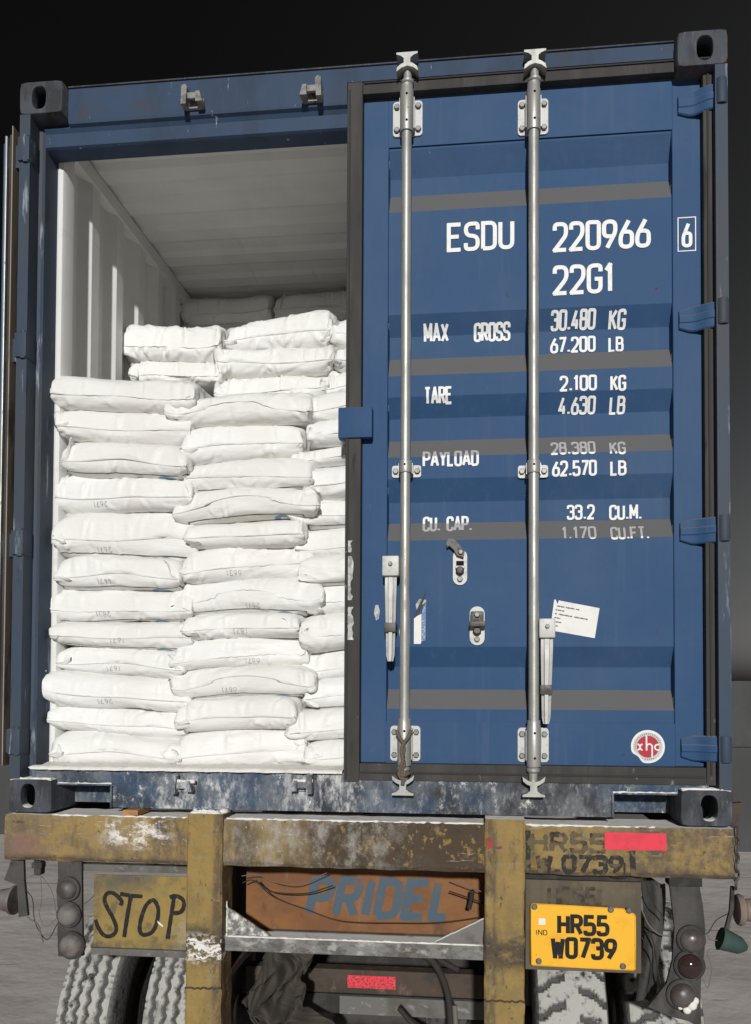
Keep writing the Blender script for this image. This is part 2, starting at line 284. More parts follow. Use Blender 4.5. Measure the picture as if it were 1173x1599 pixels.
# sack cloth: white woven plastic, uv = position on the flat cloth in metres (v + 2 on the underside)
def sack_mat(name, printed):
    m = mat(name, (.785, .780, .758), .46, spec=.25, coords='object', layers=[
        dict(col=(.735, .72, .685), s=5, lo=.42, hi=.68, amt=.7),
        dict(col=(.66, .645, .61), s=(9, 14, 22), lo=.60, hi=.76, amt=.5),
        dict(col=(.50, .48, .44), s=(5, 8, 14), lo=.68, hi=.78, amt=.35)],
        bump=[((9, 16, 30), .40, .012), ((28, 40, 60), .28, .005), ((90, 60, 20), .12, .002)])
    t = m.node_tree; b = t.nodes['Principled BSDF']; old = b.inputs['Base Color'].links[0].from_socket
    oi = t.nodes.new('ShaderNodeObjectInfo'); mr = t.nodes.new('ShaderNodeMath'); mr.operation = 'MULTIPLY'; mr.inputs[1].default_value = .38; t.links.new(oi.outputs['Random'], mr.inputs[0])
    mx = t.nodes.new('ShaderNodeMix'); mx.data_type = 'RGBA'; t.links.new(mr.outputs[0], mx.inputs[0]); t.links.new(old, mx.inputs[6]); mx.inputs[7].default_value = (.66, .645, .60, 1); t.links.new(mx.outputs[2], b.inputs['Base Color'])
    if printed:
        t = m.node_tree; N = t.nodes; L = t.links; b = N['Principled BSDF']
        old = b.inputs['Base Color'].links[0].from_socket
        uv = N.new('ShaderNodeUVMap'); uv.uv_map = 'UVMap'
        sp = N.new('ShaderNodeSeparateXYZ'); L.new(uv.outputs[0], sp.inputs[0])
        def mm(op, a, c):
            n = N.new('ShaderNodeMath'); n.operation = op
            for i, q in enumerate((a, c)):
                if isinstance(q, (int, float)): n.inputs[i].default_value = q
                else: L.new(q, n.inputs[i])
            return n.outputs[0]
        def box(u0, u1, v0, v1):
            r = mm('MULTIPLY', mm('GREATER_THAN', sp.outputs[0], u0), mm('LESS_THAN', sp.outputs[0], u1))
            return mm('MULTIPLY', r, mm('MULTIPLY', mm('GREATER_THAN', sp.outputs[1], v0), mm('LESS_THAN', sp.outputs[1], v1)))
        V0 = 2.036
        frame = mm('SUBTRACT', box(-.215, .215, V0, V0 + .5), box(-.209, .209, V0 + .0055, V0 + .49))
        dx = mm('SUBTRACT', sp.outputs[0], .135); dy = mm('SUBTRACT', sp.outputs[1], V0 + .042)
        rr = mm('SQRT', mm('ADD', mm('MULTIPLY', dx, dx), mm('MULTIPLY', dy, dy)), 0)
        logo = mm('MULTIPLY', mm('LESS_THAN', rr, .036), mm('GREATER_THAN', rr, .016))
        for msk, col in ((logo, (.16, .30, .42)), (frame, (.035, .040, .046))):
            mx = N.new('ShaderNodeMix'); mx.data_type = 'RGBA'; L.new(mm('MULTIPLY', msk, .92), mx.inputs[0]); L.new(old, mx.inputs[6])
            mx.inputs[7].default_value = (*col, 1); old = mx.outputs[2]
        L.new(old, b.inputs['Base Color'])
    return m
M['sack'] = sack_mat('white_woven_sack', False)
M['sack_print'] = sack_mat('white_printed_sack', True)
M['stamp'] = mat('grey_stamp_ink', (.47, .47, .465), .8)

# ------------------------------------------------------------------ helpers
class MB:
    """collects shapes into one mesh"""
    def __init__(s): s.v = []; s.f = []; s.m = []
    def add(s, vs, fs, mi=0):
        b = len(s.v); s.v += [tuple(p) for p in vs]; s.f += [tuple(b + i for i in f) for f in fs]; s.m += [mi] * len(fs); return s
    def box(s, x0, x1, y0, y1, z0, z1, mi=0, bev=0.0):
        if bev:
            bm = bmesh.new(); bmesh.ops.create_cube(bm, size=1)
            for v in bm.verts:
                v.co = Vector(((x0 + x1) / 2 + v.co.x * (x1 - x0), (y0 + y1) / 2 + v.co.y * (y1 - y0), (z0 + z1) / 2 + v.co.z * (z1 - z0)))
            bmesh.ops.bevel(bm, geom=bm.edges[:], offset=bev, segments=2, affect='EDGES', profile=.6)
            bm.verts.index_update()
            s.add([v.co[:] for v in bm.verts], [[v.index for v in f.verts] for f in bm.faces], mi); bm.free(); return s
        v = [(x, y, z) for z in (z0, z1) for y in (y0, y1) for x in (x0, x1)]
        return s.add(v, [(0, 2, 3, 1), (4, 5, 7, 6), (0, 1, 5, 4), (2, 6, 7, 3), (0, 4, 6, 2), (1, 3, 7, 5)], mi)
    def prism(s, poly, axis, a, b, mi=0):
        """poly: 2d outline; axis x: (y,z), y: (x,z), z: (x,y)"""
        def P(p, t):
            return {'x': (t, p[0], p[1]), 'y': (p[0], t, p[1]), 'z': (p[0], p[1], t)}[axis]
        n = len(poly); vs = [P(p, a) for p in poly] + [P(p, b) for p in poly]
        fs = [tuple(range(n))[::-1], tuple(range(n, 2 * n))] + [(i, (i + 1) % n, n + (i + 1) % n, n + i) for i in range(n)]
        return s.add(vs, fs, mi)
    def lathe(s, prof, c, axis='z', n=20, mi=0):
        """prof: (r, t) along the axis"""
        vs, fs = [], []
        for (r, t) in prof:
            for k in range(n):
                a = 2 * math.pi * k / n; ca, sa = r * math.cos(a), r * math.sin(a)
                vs.append({'z': (c[0] + ca, c[1] + sa, c[2] + t), 'y': (c[0] + ca, c[1] + t, c[2] + sa), 'x': (c[0] + t, c[1] + ca, c[2] + sa)}[axis])
        for i in range(len(prof) - 1):
            for k in range(n):
                fs.append((i * n + k, i * n + (k + 1) % n, (i + 1) * n + (k + 1) % n, (i + 1) * n + k))
        fs.append(tuple(range(n))[::-1]); fs.append(tuple((len(prof) - 1) * n + k for k in range(n)))
        return s.add(vs, fs, mi)
    def tube(s, pts, r, n=8, mi=0):
        pts = [Vector(p) for p in pts]; vs, fs = [], []
        t0 = (pts[1] - pts[0]).normalized(); nrm = t0.orthogonal().normalized()
        for i, p in enumerate(pts):
            t = (pts[min(i + 1, len(pts) - 1)] - pts[max(i - 1, 0)]).normalized()
            nrm = (nrm - t * nrm.dot(t)).normalized(); bn = t.cross(nrm)
            rr = r(i / (len(pts) - 1)) if callable(r) else r
            for k in range(n):
                a = 2 * math.pi * k / n; vs.append(p + (nrm * math.cos(a) + bn * math.sin(a)) * rr)
        for i in range(len(pts) - 1):
            for k in range(n):
                fs.append((i * n + k, i * n + (k + 1) % n, (i + 1) * n + (k + 1) % n, (i + 1) * n + k))
        fs.append(tuple(range(n))[::-1]); fs.append(tuple((len(pts) - 1) * n + k for k in range(n)))
        return s.add(vs, fs, mi)
    def build(s, name, mats, parent=None, smooth=False, fix=True, **tags):
        if not isinstance(mats, (list, tuple)): mats = [mats]
        a = np.array(s.v); lo, hi = a.min(0), a.max(0)
        org = np.array([(lo[0] + hi[0]) / 2, (lo[1] + hi[1]) / 2, lo[2]])
        me = bpy.data.meshes.new(name); me.from_pydata((a - org).tolist(), [], s.f)
        for q in mats: me.materials.append(M[q] if isinstance(q, str) else q)
        me.polygons.foreach_set('material_index', s.m)
        if fix:
            bm = bmesh.new(); bm.from_mesh(me); bmesh.ops.recalc_face_normals(bm, faces=bm.faces); bm.to_mesh(me); bm.free()
        if smooth:
            me.polygons.foreach_set('use_smooth', [True] * len(me.polygons))
            if smooth is not True: me.set_sharp_from_angle(angle=rad(smooth))
        o = bpy.data.objects.new(name, me); C.objects.link(o)
        place(o, org, parent); tag(o, **tags)
        return o

def place(o, org, parent):
    o['_w'] = [float(v) for v in org]
    if parent is not None:
        o.parent = parent; pw = parent['_w']; o.location = [org[i] - pw[i] for i in range(3)]
    else: o.location = org
def tag(o, label=None, cat=None, group=None, kind=None):
    if label: o['label'] = label
    if cat: o['category'] = cat
    if group: o['group'] = group
    if kind: o['kind'] = kind
    return o
def empty(name, loc, **tags):
    o = bpy.data.objects.new(name, None); C.objects.link(o); o.empty_display_size = .1; place(o, loc, None); return tag(o, **tags)
def crom(pts, n=6):
    p = [Vector(q) for q in pts]; p = [p[0] * 2 - p[1]] + p + [p[-1] * 2 - p[-2]]; out = []
    for i in range(1, len(p) - 2):
        for k in range(n):
            t = k / n
            out.append(.5 * ((2 * p[i]) + (-p[i - 1] + p[i + 1]) * t + (2 * p[i - 1] - 5 * p[i] + 4 * p[i + 1] - p[i + 2]) * t * t + (-p[i - 1] + 3 * p[i] - 3 * p[i + 1] + p[i + 2]) * t ** 3))
    out.append(p[-2]); return out

# ---- stroke lettering: glyphs as polylines in a unit box, third number = corner rounding
R_ = .42
G = {
 'E': [[(1, 1), (0, 1), (0, 0), (1, 0)], [(0, .52), (.85, .52)]], 'F': [[(1, 1), (0, 1), (0, 0)], [(0, .52), (.85, .52)]],
 'S': [[(1, .76), (1, 1, R_), (0, 1, R_), (0, .54, R_), (1, .50, R_), (1, 0, R_), (0, 0, R_), (0, .24)]],
 'D': [[(0, 0), (0, 1), (1, 1, R_), (1, 0, R_), (0, 0)]], 'U': [[(0, 1), (0, 0, R_), (1, 0, R_), (1, 1)]],
 '0': [[(.5, 1), (1, 1, R_), (1, 0, R_), (0, 0, R_), (0, 1, R_), (.5, 1)]],
 '1': [[(.05, .80), (.6, 1), (.6, 0)]], '2': [[(0, .76), (0, 1, R_), (1, 1, R_), (1, .56, .3), (0, 0), (1, 0)]],
 '3': [[(0, .78), (0, 1, R_), (1, 1, R_), (1, .54, R_), (.35, .54)], [(.35, .54), (1, .54, R_), (1, 0, R_), (0, 0, R_), (0, .22)]],
 '4': [[(.62, 1), (0, .25), (1, .25)], [(.72, .52), (.72, 0)]],
 '5': [[(.95, 1), (.06, 1), (.02, .56), (1, .60, R_), (1, 0, R_), (0, 0, R_), (0, .2)]],
 '6': [[(.72, 1), (0, .42, .3), (0, 0, R_), (1, 0, R_), (1, .57, R_), (.14, .57)]],
 '7': [[(0, 1), (1, 1), (.3, 0)]],
 '8': [[(.5, 1), (.95, 1, R_), (.95, .54, R_), (.05, .54, R_), (.05, 1, R_), (.5, 1)], [(.5, .54), (1, .54, R_), (1, 0, R_), (0, 0, R_), (0, .54, R_), (.5, .54)]],
 '9': [[(.28, 0), (1, .58, .3), (1, 1, R_), (0, 1, R_), (0, .43, R_), (.86, .43)]],
 'G': [[(1, .76), (1, 1, R_), (0, 1, R_), (0, 0, R_), (1, 0, R_), (1, .48), (.5, .48)]],
 'M': [[(0, 0), (0, 1), (.5, .3), (1, 1), (1, 0)]], 'A': [[(0, 0), (.5, 1), (1, 0)], [(.17, .3), (.83, .3)]],
 'X': [[(0, 0), (1, 1)], [(0, 1), (1, 0)]], 'R': [[(0, 0), (0, 1), (1, 1, R_), (1, .48, R_), (0, .48)], [(.5, .48), (1, 0)]],
 'K': [[(0, 0), (0, 1)], [(1, 1), (0, .42)], [(.3, .6), (1, 0)]], 'L': [[(0, 1), (0, 0), (1, 0)]],
 'B': [[(0, 0), (0, 1), (.95, 1, R_), (.95, .54, R_), (0, .54)], [(.5, .54), (1, .54, R_), (1, 0, R_), (0, 0)]],
 'T': [[(0, 1), (1, 1)], [(.5, 1), (.5, 0)]], 'P': [[(0, 0), (0, 1), (1, 1, R_), (1, .46, R_), (0, .46)]],
 'Y': [[(0, 1), (.5, .45), (.5, 0)], [(1, 1), (.5, .45)]], 'C': [[(1, .74), (1, 1, R_), (0, 1, R_), (0, 0, R_), (1, 0, R_), (1, .26)]],
 'H': [[(0, 0), (0, 1)], [(1, 0), (1, 1)], [(0, .52), (1, .52)]], 'W': [[(0, 1), (.22, 0), (.5, .72), (.78, 0), (1, 1)]],
 'I': [[(.5, 0), (.5, 1)]], 'N': [[(0, 0), (0, 1), (1, 0), (1, 1)]], '.': [[(.5, 0), (.5, .13)]],
}
G['O'] = G['0']
GW = {'1': .26, 'I': .12, '.': .14, ' ': .30, 'M': .50, 'W': .54, 'A': .50, 'L': .38}
def rounded(poly):
    out = []
    n = len(poly)
    for i, p in enumerate(poly):
        if len(p) < 3 or i in (0, n - 1): out.append((p[0], p[1])); continue
        a, c = poly[i - 1], poly[i + 1]
        out.append(p)
    return out
def glyph_polys(txt, x0, x1, z0, z1, slant=0.0, sp=.20, gw=.44):
    """polylines in metres that fill the box"""
    h = z1 - z0; wid = [GW.get(c, gw) * (gw / .44 if c not in '.1I ' else 1) for c in txt]
    tot = sum(wid) + sp * (len(txt) - 1); k = (x1 - x0) / (tot * h)
    out = []; cx = 0.0
    for c, wd in zip(txt, wid):
        for poly in G.get(c, []):
            pts = []
            for q in poly:
                pts.append([(cx + q[0] * wd) * h * k, q[1] * h, (q[2] if len(q) > 2 else 0)])
            w_m = wd * h * k; res = []
            for i, p in enumerate(pts):
                if p[2] == 0 or i in (0, len(pts) - 1): res.append((p[0], p[1])); continue
                P0, P1, P2 = Vector(pts[i - 1][:2]), Vector(p[:2]), Vector(pts[i + 1][:2])
                r = min(p[2] * w_m * 1.15, (P0 - P1).length * .5, (P2 - P1).length * .5)
                a = P1 + (P0 - P1).normalized() * r; b = P1 + (P2 - P1).normalized() * r
                for t in (0, .2, .4, .6, .8, 1): res.append(tuple(a * (1 - t) ** 2 + P1 * 2 * t * (1 - t) + b * t * t))
            res = [(x0 + x + slant * z, z0 + z) for x, z in res]
            out.append(res)
        cx += wd + sp
    return out
def ribbon(mb, pts, wdt, surf, lift, step=.006, jit=0.0, rnd=None):
    """flat painted stroke lying on surf(x, z) -> y; sharp corners become butted strokes"""
    P = [Vector(pts[0])]
    for p in pts[1:]:
        if (Vector(p) - P[-1]).length > 1e-6: P.append(Vector(p))
    runs = [[P[0]]]
    for i in range(1, len(P)):
        runs[-1].append(P[i])
        if i < len(P) - 1 and (P[i] - P[i - 1]).angle(P[i + 1] - P[i]) > .75: runs.append([P[i]])
    for ri, run in enumerate(runs):
        if len(run) < 2: continue
        if ri > 0: run[0] = run[0] - (run[1] - run[0]).normalized() * wdt * .42
        if ri < len(runs) - 1: run[-1] = run[-1] + (run[-1] - run[-2]).normalized() * wdt * .42
        Q = [run[0]]
        for a, b in zip(run[:-1], run[1:]):
            n = max(1, int((b - a).length / step))
            for k in range(1, n + 1): Q.append(a + (b - a) * k / n)
        vs, fs = [], []
        for i, p in enumerate(Q):
            t1 = (Q[i] - Q[i - 1]).normalized() if i else (Q[1] - Q[0]).normalized()
            t2 = (Q[i + 1] - Q[i]).normalized() if i < len(Q) - 1 else t1
            t = (t1 + t2).normalized(); nn = Vector((-t.y, t.x))
            hw = wdt / 2 * (1 + (rnd.uniform(-jit, jit) if rnd else 0))
            for s_ in (1, 0, -1):
                q = p + nn * hw * s_; vs.append((q.x, surf(q.x, q.y) - lift - .00022 * ri - .0006 * i / len(Q), q.y))
        for i in range(len(Q) - 1):
            for e in (0, 1): fs.append((3 * i + e, 3 * i + e + 1, 3 * i + e + 4, 3 * i + e + 3))
        mb.add(vs, fs)
def lettering(parent, txt, x0, x1, z0, z1, surf, mname, sw=.15, slant=0.0, name='lettering', label=None, gw=.44, sp=.20, lift=.0016, jit=0.0, polys=None):
    mb = MB(); rnd = random.Random(hash(txt) % 1000 if False else len(txt) * 7 + int(x0 * 100))
    hw = sw * (z1 - z0)
    for i, p in enumerate(polys or glyph_polys(txt, x0 + hw / 2, x1 - hw / 2, z0 + hw / 2, z1 - hw / 2, slant, sp, gw)):
        ribbon(mb, p, hw, surf, lift + .0005 * (i % 3), jit=jit, rnd=rnd)
    mb.f = [f[::-1] for f in mb.f] if False else mb.f
    o = mb.build(name, mname, parent, fix=False, label=label)
    return o

# ------------------------------------------------------------------ setting
GZ = -1.48
mb = MB(); n = 60
rg = random.Random(3)
g = [i / n * 2 - 1 for i in range(n + 1)]
def gco(t): return math.copysign(abs(t) ** 3.2 * 600 + abs(t) * 8, t)
vs = [(1.2 + gco(a), 2 + gco(b), GZ + (.012 * math.sin(a * 37 + b * 11) * math.cos(b * 29) if max(abs(a), abs(b)) < .6 else 0)) for b in g for a in g]
fs = [(j * (n + 1) + i, j * (n + 1) + i + 1, (j + 1) * (n + 1) + i + 1, (j + 1) * (n + 1) + i) for j in range(n) for i in range(n)]
mb.add(vs, fs).build('ground', 'ground', kind='structure', smooth=True)
wall = empty('boundary_wall', (14, 7.0, GZ), label='low dark concrete wall standing beyond the right side of the truck', cat='wall')
x = 3.2; PS = 2.35
for i in range(9):
    MB().box(x, x + 2.35, 6.9, 7.1, GZ - .05, GZ + 1.23, bev=.012).build('plinth_panel', 'wall', wall); MB().box(min(x, x + PS), max(x, x + PS), 6.94, 7.1, GZ + 1.2305, GZ + 2.02, bev=.012).build('panel', 'wall', wall)
    MB().box(x + 2.35, x + 2.5, 6.87, 7.13, GZ - .05, GZ + 2.06, bev=.01).build('pier', 'wall', wall); x += 2.5
wall = empty('boundary_wall', (-14, 7.0, GZ), label='low dark concrete wall standing beyond the left side of the truck', cat='wall')
x = -1.1; PS = -2.35
for i in range(9):
    MB().box(x - 2.35, x, 6.9, 7.1, GZ - .05, GZ + 1.23, bev=.012).build('plinth_panel', 'wall', wall); MB().box(min(x, x + PS), max(x, x + PS), 6.94, 7.1, GZ + 1.2305, GZ + 2.02, bev=.012).build('panel', 'wall', wall)
    MB().box(x - 2.5, x - 2.35, 6.87, 7.13, GZ - .05, GZ + 2.06, bev=.01).build('pier', 'wall', wall); x -= 2.5

# ------------------------------------------------------------------ container
W, H, LEN = 2.438, 2.591, 6.058
box_root = empty('shipping_container', (1.219, 3.0, 0), label='blue steel shipping container with its left rear door open, loaded with white sacks', cat='container')
def casting(x0, z0, y0=0.0, sgn=1, holed=True):
    """corner casting, front at y0, running inwards by sgn; rounded corner on the outer side"""
    mb = MB(); cx, cz = x0 + .081, z0 + .059; N = 32
    outer = []
    for k in range(N):
        a = 2 * math.pi * k / N; dx, dz = math.cos(a), math.sin(a)
        t = min(.081 / max(abs(dx), 1e-6), .059 / max(abs(dz), 1e-6)); outer.append([cx + dx * t, cz + dz * t])
    # snap to exact corners
    for sx in (-1, 1):
        for sz in (-1, 1):
            tx, tz = cx + sx * .081, cz + sz * .059
            j = min(range(N), key=lambda i: (outer[i][0] - tx) ** 2 + (outer[i][1] - tz) ** 2); outer[j] = [tx - sx * .004, tz - sz * .004]
    hx = cx + (-.008 if x0 < 1 else .008)
    def oval(s=1.0):
        r = []
        for k in range(N):
            a = math.atan2(outer[k][1] - cz, outer[k][0] - cx); dx, dz = math.cos(a), math.sin(a)
            ca, sa = math.copysign(abs(dx) ** .75, dx), math.copysign(abs(dz) ** .75, dz)
            r.append((hx + .0255 * s * ca, cz + .0395 * s * sa))
        return r
    rings = [([(p[0] - (p[0] - cx) * .0, p[1]) for p in outer], y0 + sgn * .178), (outer, y0 + sgn * .005)]
    rings.append(([(cx + (p[0] - cx) * .965, cz + (p[1] - cz) * .955) for p in outer], y0))
    rings += [(oval(1.06), y0), (oval(1.0), y0 + sgn * .004), (oval(1.0), y0 + sgn * .036), (oval(1.45), y0 + sgn * .037), (oval(1.45), y0 + sgn * .13)]
    vs = [(p[0], y, p[1]) for r, y in rings for p in r]
    fs = [(i * N + k, i * N + (k + 1) % N, (i + 1) * N + (k + 1) % N, (i + 1) * N + k) for i in range(len(rings) - 1) for k in range(N)]
    fs += [tuple(range(N)), tuple((len(rings) - 1) * N + k for k in range(N))]
    mb.add(vs, fs)
    return mb.build('corner_casting', 'casting', box_root, smooth=35)
for x0 in (0, W - .162):
    for z0 in (0, H - .118):
        casting(x0, z0); casting(x0, z0, LEN, -1)
# rear posts (outline in x, y)
def post(mirror):
    mx = (lambda x: W - x) if mirror else (lambda x: x)
    poly = [(.002, .002), (.041, .002), (.041, .060), (.052, .062), (.060, .068), (.066, .14), (.066, .178), (.002, .178)]
    o = MB().prism([(mx(x), y) for x, y in poly], 'z', .116, H - .116).build('corner_post', 'post_blue', box_root)
    return o
pl, pr = post(False), post(True)
for (a, b) in ((2.304, 2.390), (1.600, 1.687), (.900, .986), (.202, .291)):
    mb = MB().box(.000, .044, -.008, .05, a, b, bev=.004)
    mb.lathe([(.012, -.004), (.012, b - a + .008)], (.028, .004, a), 'z', 12)
    mb.build('hinge_lug', 'post_blue', box_root, smooth=40)
# light grey inner flange of the left and right post
for s in (0, 1):
    fx = (lambda x: W - x) if s else (lambda x: x)
    pts = [(.0665, .140), (.074, .136), (.086, .142), (.092, .156), (.092, .21), (.0665, .21)]
    MB().prism([(fx(x), y) for x, y in pts], 'z', .152, 2.47).build('inner_flange', 'inner', box_root, smooth=30)
# header: outer face, lip, underside
hdr = [(.036, 2.583), (.036, 2.470), (.040, 2.458), (.052, 2.452), (.060, 2.440), (.062, 2.394), (.070, 2.389), (.135, 2.389), (.135, 2.583)]
mb = MB().prism(hdr, 'x', .163, 1.176)
mb.prism([(y, z) for y, z in hdr if y > .05] + [(.062, 2.47)], 'x', .064, .1629)
mb.prism([(.036, 2.583), (.036, 2.532), (.118, 2.528), (.118, 2.389), (.160, 2.389), (.160, 2.583)], 'x', 1.1762, W - .163)
mb.prism([(.118, 2.47), (.118, 2.389), (.160, 2.389), (.160, 2.47)], 'x', W - .1629, W - .064)
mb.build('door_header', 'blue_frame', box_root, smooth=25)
# thin roof edge bead
MB().box(.163, W - .163, .030, .20, 2.5835, 2.589, bev=.002).build('header_bead', 'casting', box_root)
# sill with two fork pockets near its ends, in three bands
mb = MB()
mb.box(.064, W - .064, .036, .170, .098, .148)
mb.box(.358, 2.072, .036, .170, .018, .0975)
mb.box(.1625, W - .1625, .150, .170, .018, .0975)
mb.build('door_sill', 'sill', box_root)
for (a, b) in ((.163, .3575), (2.0725, W - .163)):
    MB().box(a, b, .026, .12, .094, .1005, bev=.0015).build('pocket_lip', 'sill', box_root)
MB().box(.3575, .364, .027, .10, .018, .094, bev=.0015).build('pocket_lip', 'sill', box_root)
MB().box(2.066, 2.0725, .027, .10, .018, .094, bev=.0015).build('pocket_lip', 'sill', box_root)
# floor, roof, walls
MB().box(.05, W - .05, .1705, LEN - .1, .12, .149).build('floor', 'floor_wood', box_root)
mb = MB(); ny = 58
def corr(t, pitch=.208, a=.05, b=.088, ph=.310):
    u = ((t - ph) / pitch) % 1.0 * pitch
    if u < .045: return a + (b - a) * u / .045
    if u < .104: return b
    if u < .149: return b - (b - a) * (u - .104) / .045
    return a
brk = []
t = .2105
ph = .310
ys = [.2105]
k = -1
while True:
    base = ph + k * .208
    for d in (0, .045, .104, .149):
        if .2105 < base + d < LEN - .1: ys.append(base + d)
    if base > LEN: break
    k += 1
ys.append(LEN - .1)
for side in (0, 1):
    mb = MB()
    def sx(v): return W - v if side else v
    inn = [sx(corr(y + 1e-6)) for y in ys]; outx = [sx(corr(y + 1e-6) - .004) for y in ys]
    m_ = len(ys)
    vs = [(x, y, z) for z in (.150, 2.452) for x, y in zip(inn, ys)] + [(x, y, z) for z in (.150, 2.452) for x, y in zip(outx, ys)]
    fs = [(i, i + 1, m_ + i + 1, m_ + i) for i in range(m_ - 1)]
    mb.add(vs, fs, 0); mb.add(vs, [tuple(2 * m_ + q for q in f) for f in fs], 1)
    mb.build('side_wall', ['inner', 'blue'], box_root, fix=False)
    MB().box(sx(.012), sx(.095), .2105, LEN - .1, 2.4525, 2.515, bev=.004).build('top_rail', 'inner', box_root)
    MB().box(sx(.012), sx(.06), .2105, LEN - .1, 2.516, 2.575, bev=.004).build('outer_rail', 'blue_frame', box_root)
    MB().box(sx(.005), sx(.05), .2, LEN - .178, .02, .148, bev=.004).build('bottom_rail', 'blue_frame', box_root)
mb = MB(); ry = [.136]
k = 0
while .25 + k * .209 < LEN - .15:
    b_ = .25 + k * .209; ry += [b_, b_ + .03, b_ + .10, b_ + .13]; k += 1
ry.append(LEN - .02); z_ = []
for i, y in enumerate(ry): z_.append(2.520 if (i == 0 or i == len(ry) - 1 or (i - 1) % 4 in (0, 3)) else 2.533)
vs = [(x, y, z) for x in (.062, W - .062) for y, z in zip(ry, z_)]; m_ = len(ry)
fs = [(i, i + 1, m_ + i + 1, m_ + i) for i in range(m_ - 1)]
mb.add(vs, fs, 0); mb.add([(a, b, c + .006) for a, b, c in vs], fs, 1)
mb.build('roof', ['inner', 'blue'], box_root, fix=False)
MB().box(.05, W - .05, LEN - .1, LEN - .02, .02, 2.5195).build('front_wall', 'inner', box_root)
# door keepers on header and sill (left half, uncovered by the open door)
def keeper(x, z, y, m_, flip, heap=False):
    mb = MB(); s = -1 if flip else 1
    mb.box(x - .036, x + .036, y - .012, y, z - .026, z + .008, bev=.003)
    mb.prism([(x - s * .036, z - .030), (x - s * .018, z - .030), (x - s * .014, z + .030), (x - s * .022, z + .040), (x - s * .034, z + .034)], 'y', y - .042, y - .0125)
    mb.prism([(x + s * .016, z - .022), (x + s * .040, z - .022), (x + s * .030, z + .014), (x + s * .016, z + .014)], 'y', y - .040, y - .0125)
    mb.box(x - .014, x + .016, y - .040, y - .028, z - .012, z + .010, bev=.002)
    mb.build('lock_keeper', m_, box_root, smooth=35)
keeper(.633, 2.497, .036, 'keeper', False); keeper(1.058, 2.492, .036, 'keeper', True)
keeper(.622, .104, .036, 'sill', False); keeper(1.042, .112, .036, 'sill', True)

# ---- right door
DY = .060        # frame face
PY = .066        # panel face
DX0, DX1, DZ0, DZ1 = 1.232, 2.366, .184, 2.482
CH = [(2.302, 2.222, 2.160, 2.084), (1.725, 1.661, 1.583, 1.512), (1.438, 1.373, 1.295, 1.230), (1.154, 1.080, 1.0075, .942), (.578, .510, .433, .367)]
REC = .034
PX0, PX1, PZ0, PZ1 = 1.319, 2.274, .324, 2.310
prof = [(PZ1, PY)]
for (a, b, c, d) in CH:
    if a < PZ1 - .002: prof.append((a, PY))
    prof += [(b, PY + REC), (c, PY + REC), (d, PY)]
prof.append((PZ0, PY))
def door_y(x, z):
    if not (PX0 + .002 < x < PX1 - .002) or z > PZ1 or z < PZ0: return DY
    for (z1, y1), (z2, y2) in zip(prof[:-1], prof[1:]):
        if z2 <= z <= z1: return y1 + (y2 - y1) * (z1 - z) / (z1 - z2)
    return PY
mb = MB()
for a in ((DX0, PX0, DZ0, DZ1), (PX1, DX1, DZ0, DZ1)): mb.box(a[0], a[1], DY, .112, a[2], a[3], bev=.003)
mb.box(PX0, PX1, DY, .112, PZ1, DZ1); mb.box(PX0, PX1, DY, .112, DZ0, PZ0)
xs_ = [PX0, PX0 + .002, PX1 - .002, PX1]
vs = []
for z, y in prof:
    for i, x in enumerate(xs_): vs.append((x, (DY + .002 if i in (0, 3) else y), z))
fs = [(j * 4 + i, j * 4 + i + 1, (j + 1) * 4 + i + 1, (j + 1) * 4 + i) for j in range(len(prof) - 1) for i in range(3)]
mb.add(vs, fs)
mb.add([(x, y + .012, z) for x, y, z in vs], [f[::-1] for f in fs], 1)
door = mb.build('right_door', ['blue', 'inner'], box_root, fix=False, label='closed blue right door with white lettering and two lock rods')
# normals of the hand-made sheet face outwards (-y)
bm = bmesh.new(); bm.from_mesh(door.data)
for f in bm.faces:
    if len(f.verts) == 4 and abs(f.normal.x) < .99 and f.normal.y > .3 and f.material_index == 0 and f.calc_center_median().y + door['_w'][1] < .1: f.normal_flip()
bm.to_mesh(door.data); bm.free()
# gasket round the door, lips
def gask(x0, x1, z0, z1, m_='gasket', y0=.031, y1=.075, bev=.004):
    return MB().box(x0, x1, y0, y1, z0, z1, bev=bev).build('gasket', m_, door)
gask(1.178, DX0 - .0005, .120, 2.528); gask(DX1 + .0005, 2.396, .126, 2.526)
gask(DX0, DX1, DZ1 + .0005, 2.526); gask(DX0, DX1, .126, DZ0 - .0005)
gask(1.236, 2.39, 2.516, 2.522, 'gasket_dark', .026, .040, .002)
gask(1.184, 1.190, .13, 2.50, 'gasket_dark', .027, .034, .001)
gask(1.236, 2.36, .150, .156, 'gasket_dark', .027, .034, .001)
gask(2.378, 2.384, .16, 2.47, 'gasket_dark', .027, .034, .001)
# overlap tab on the free edge
MB().box(1.154, 1.271, .022, .058, 1.288, 1.394, bev=.005).build('overlap_tab', 'blue', door, smooth=35)
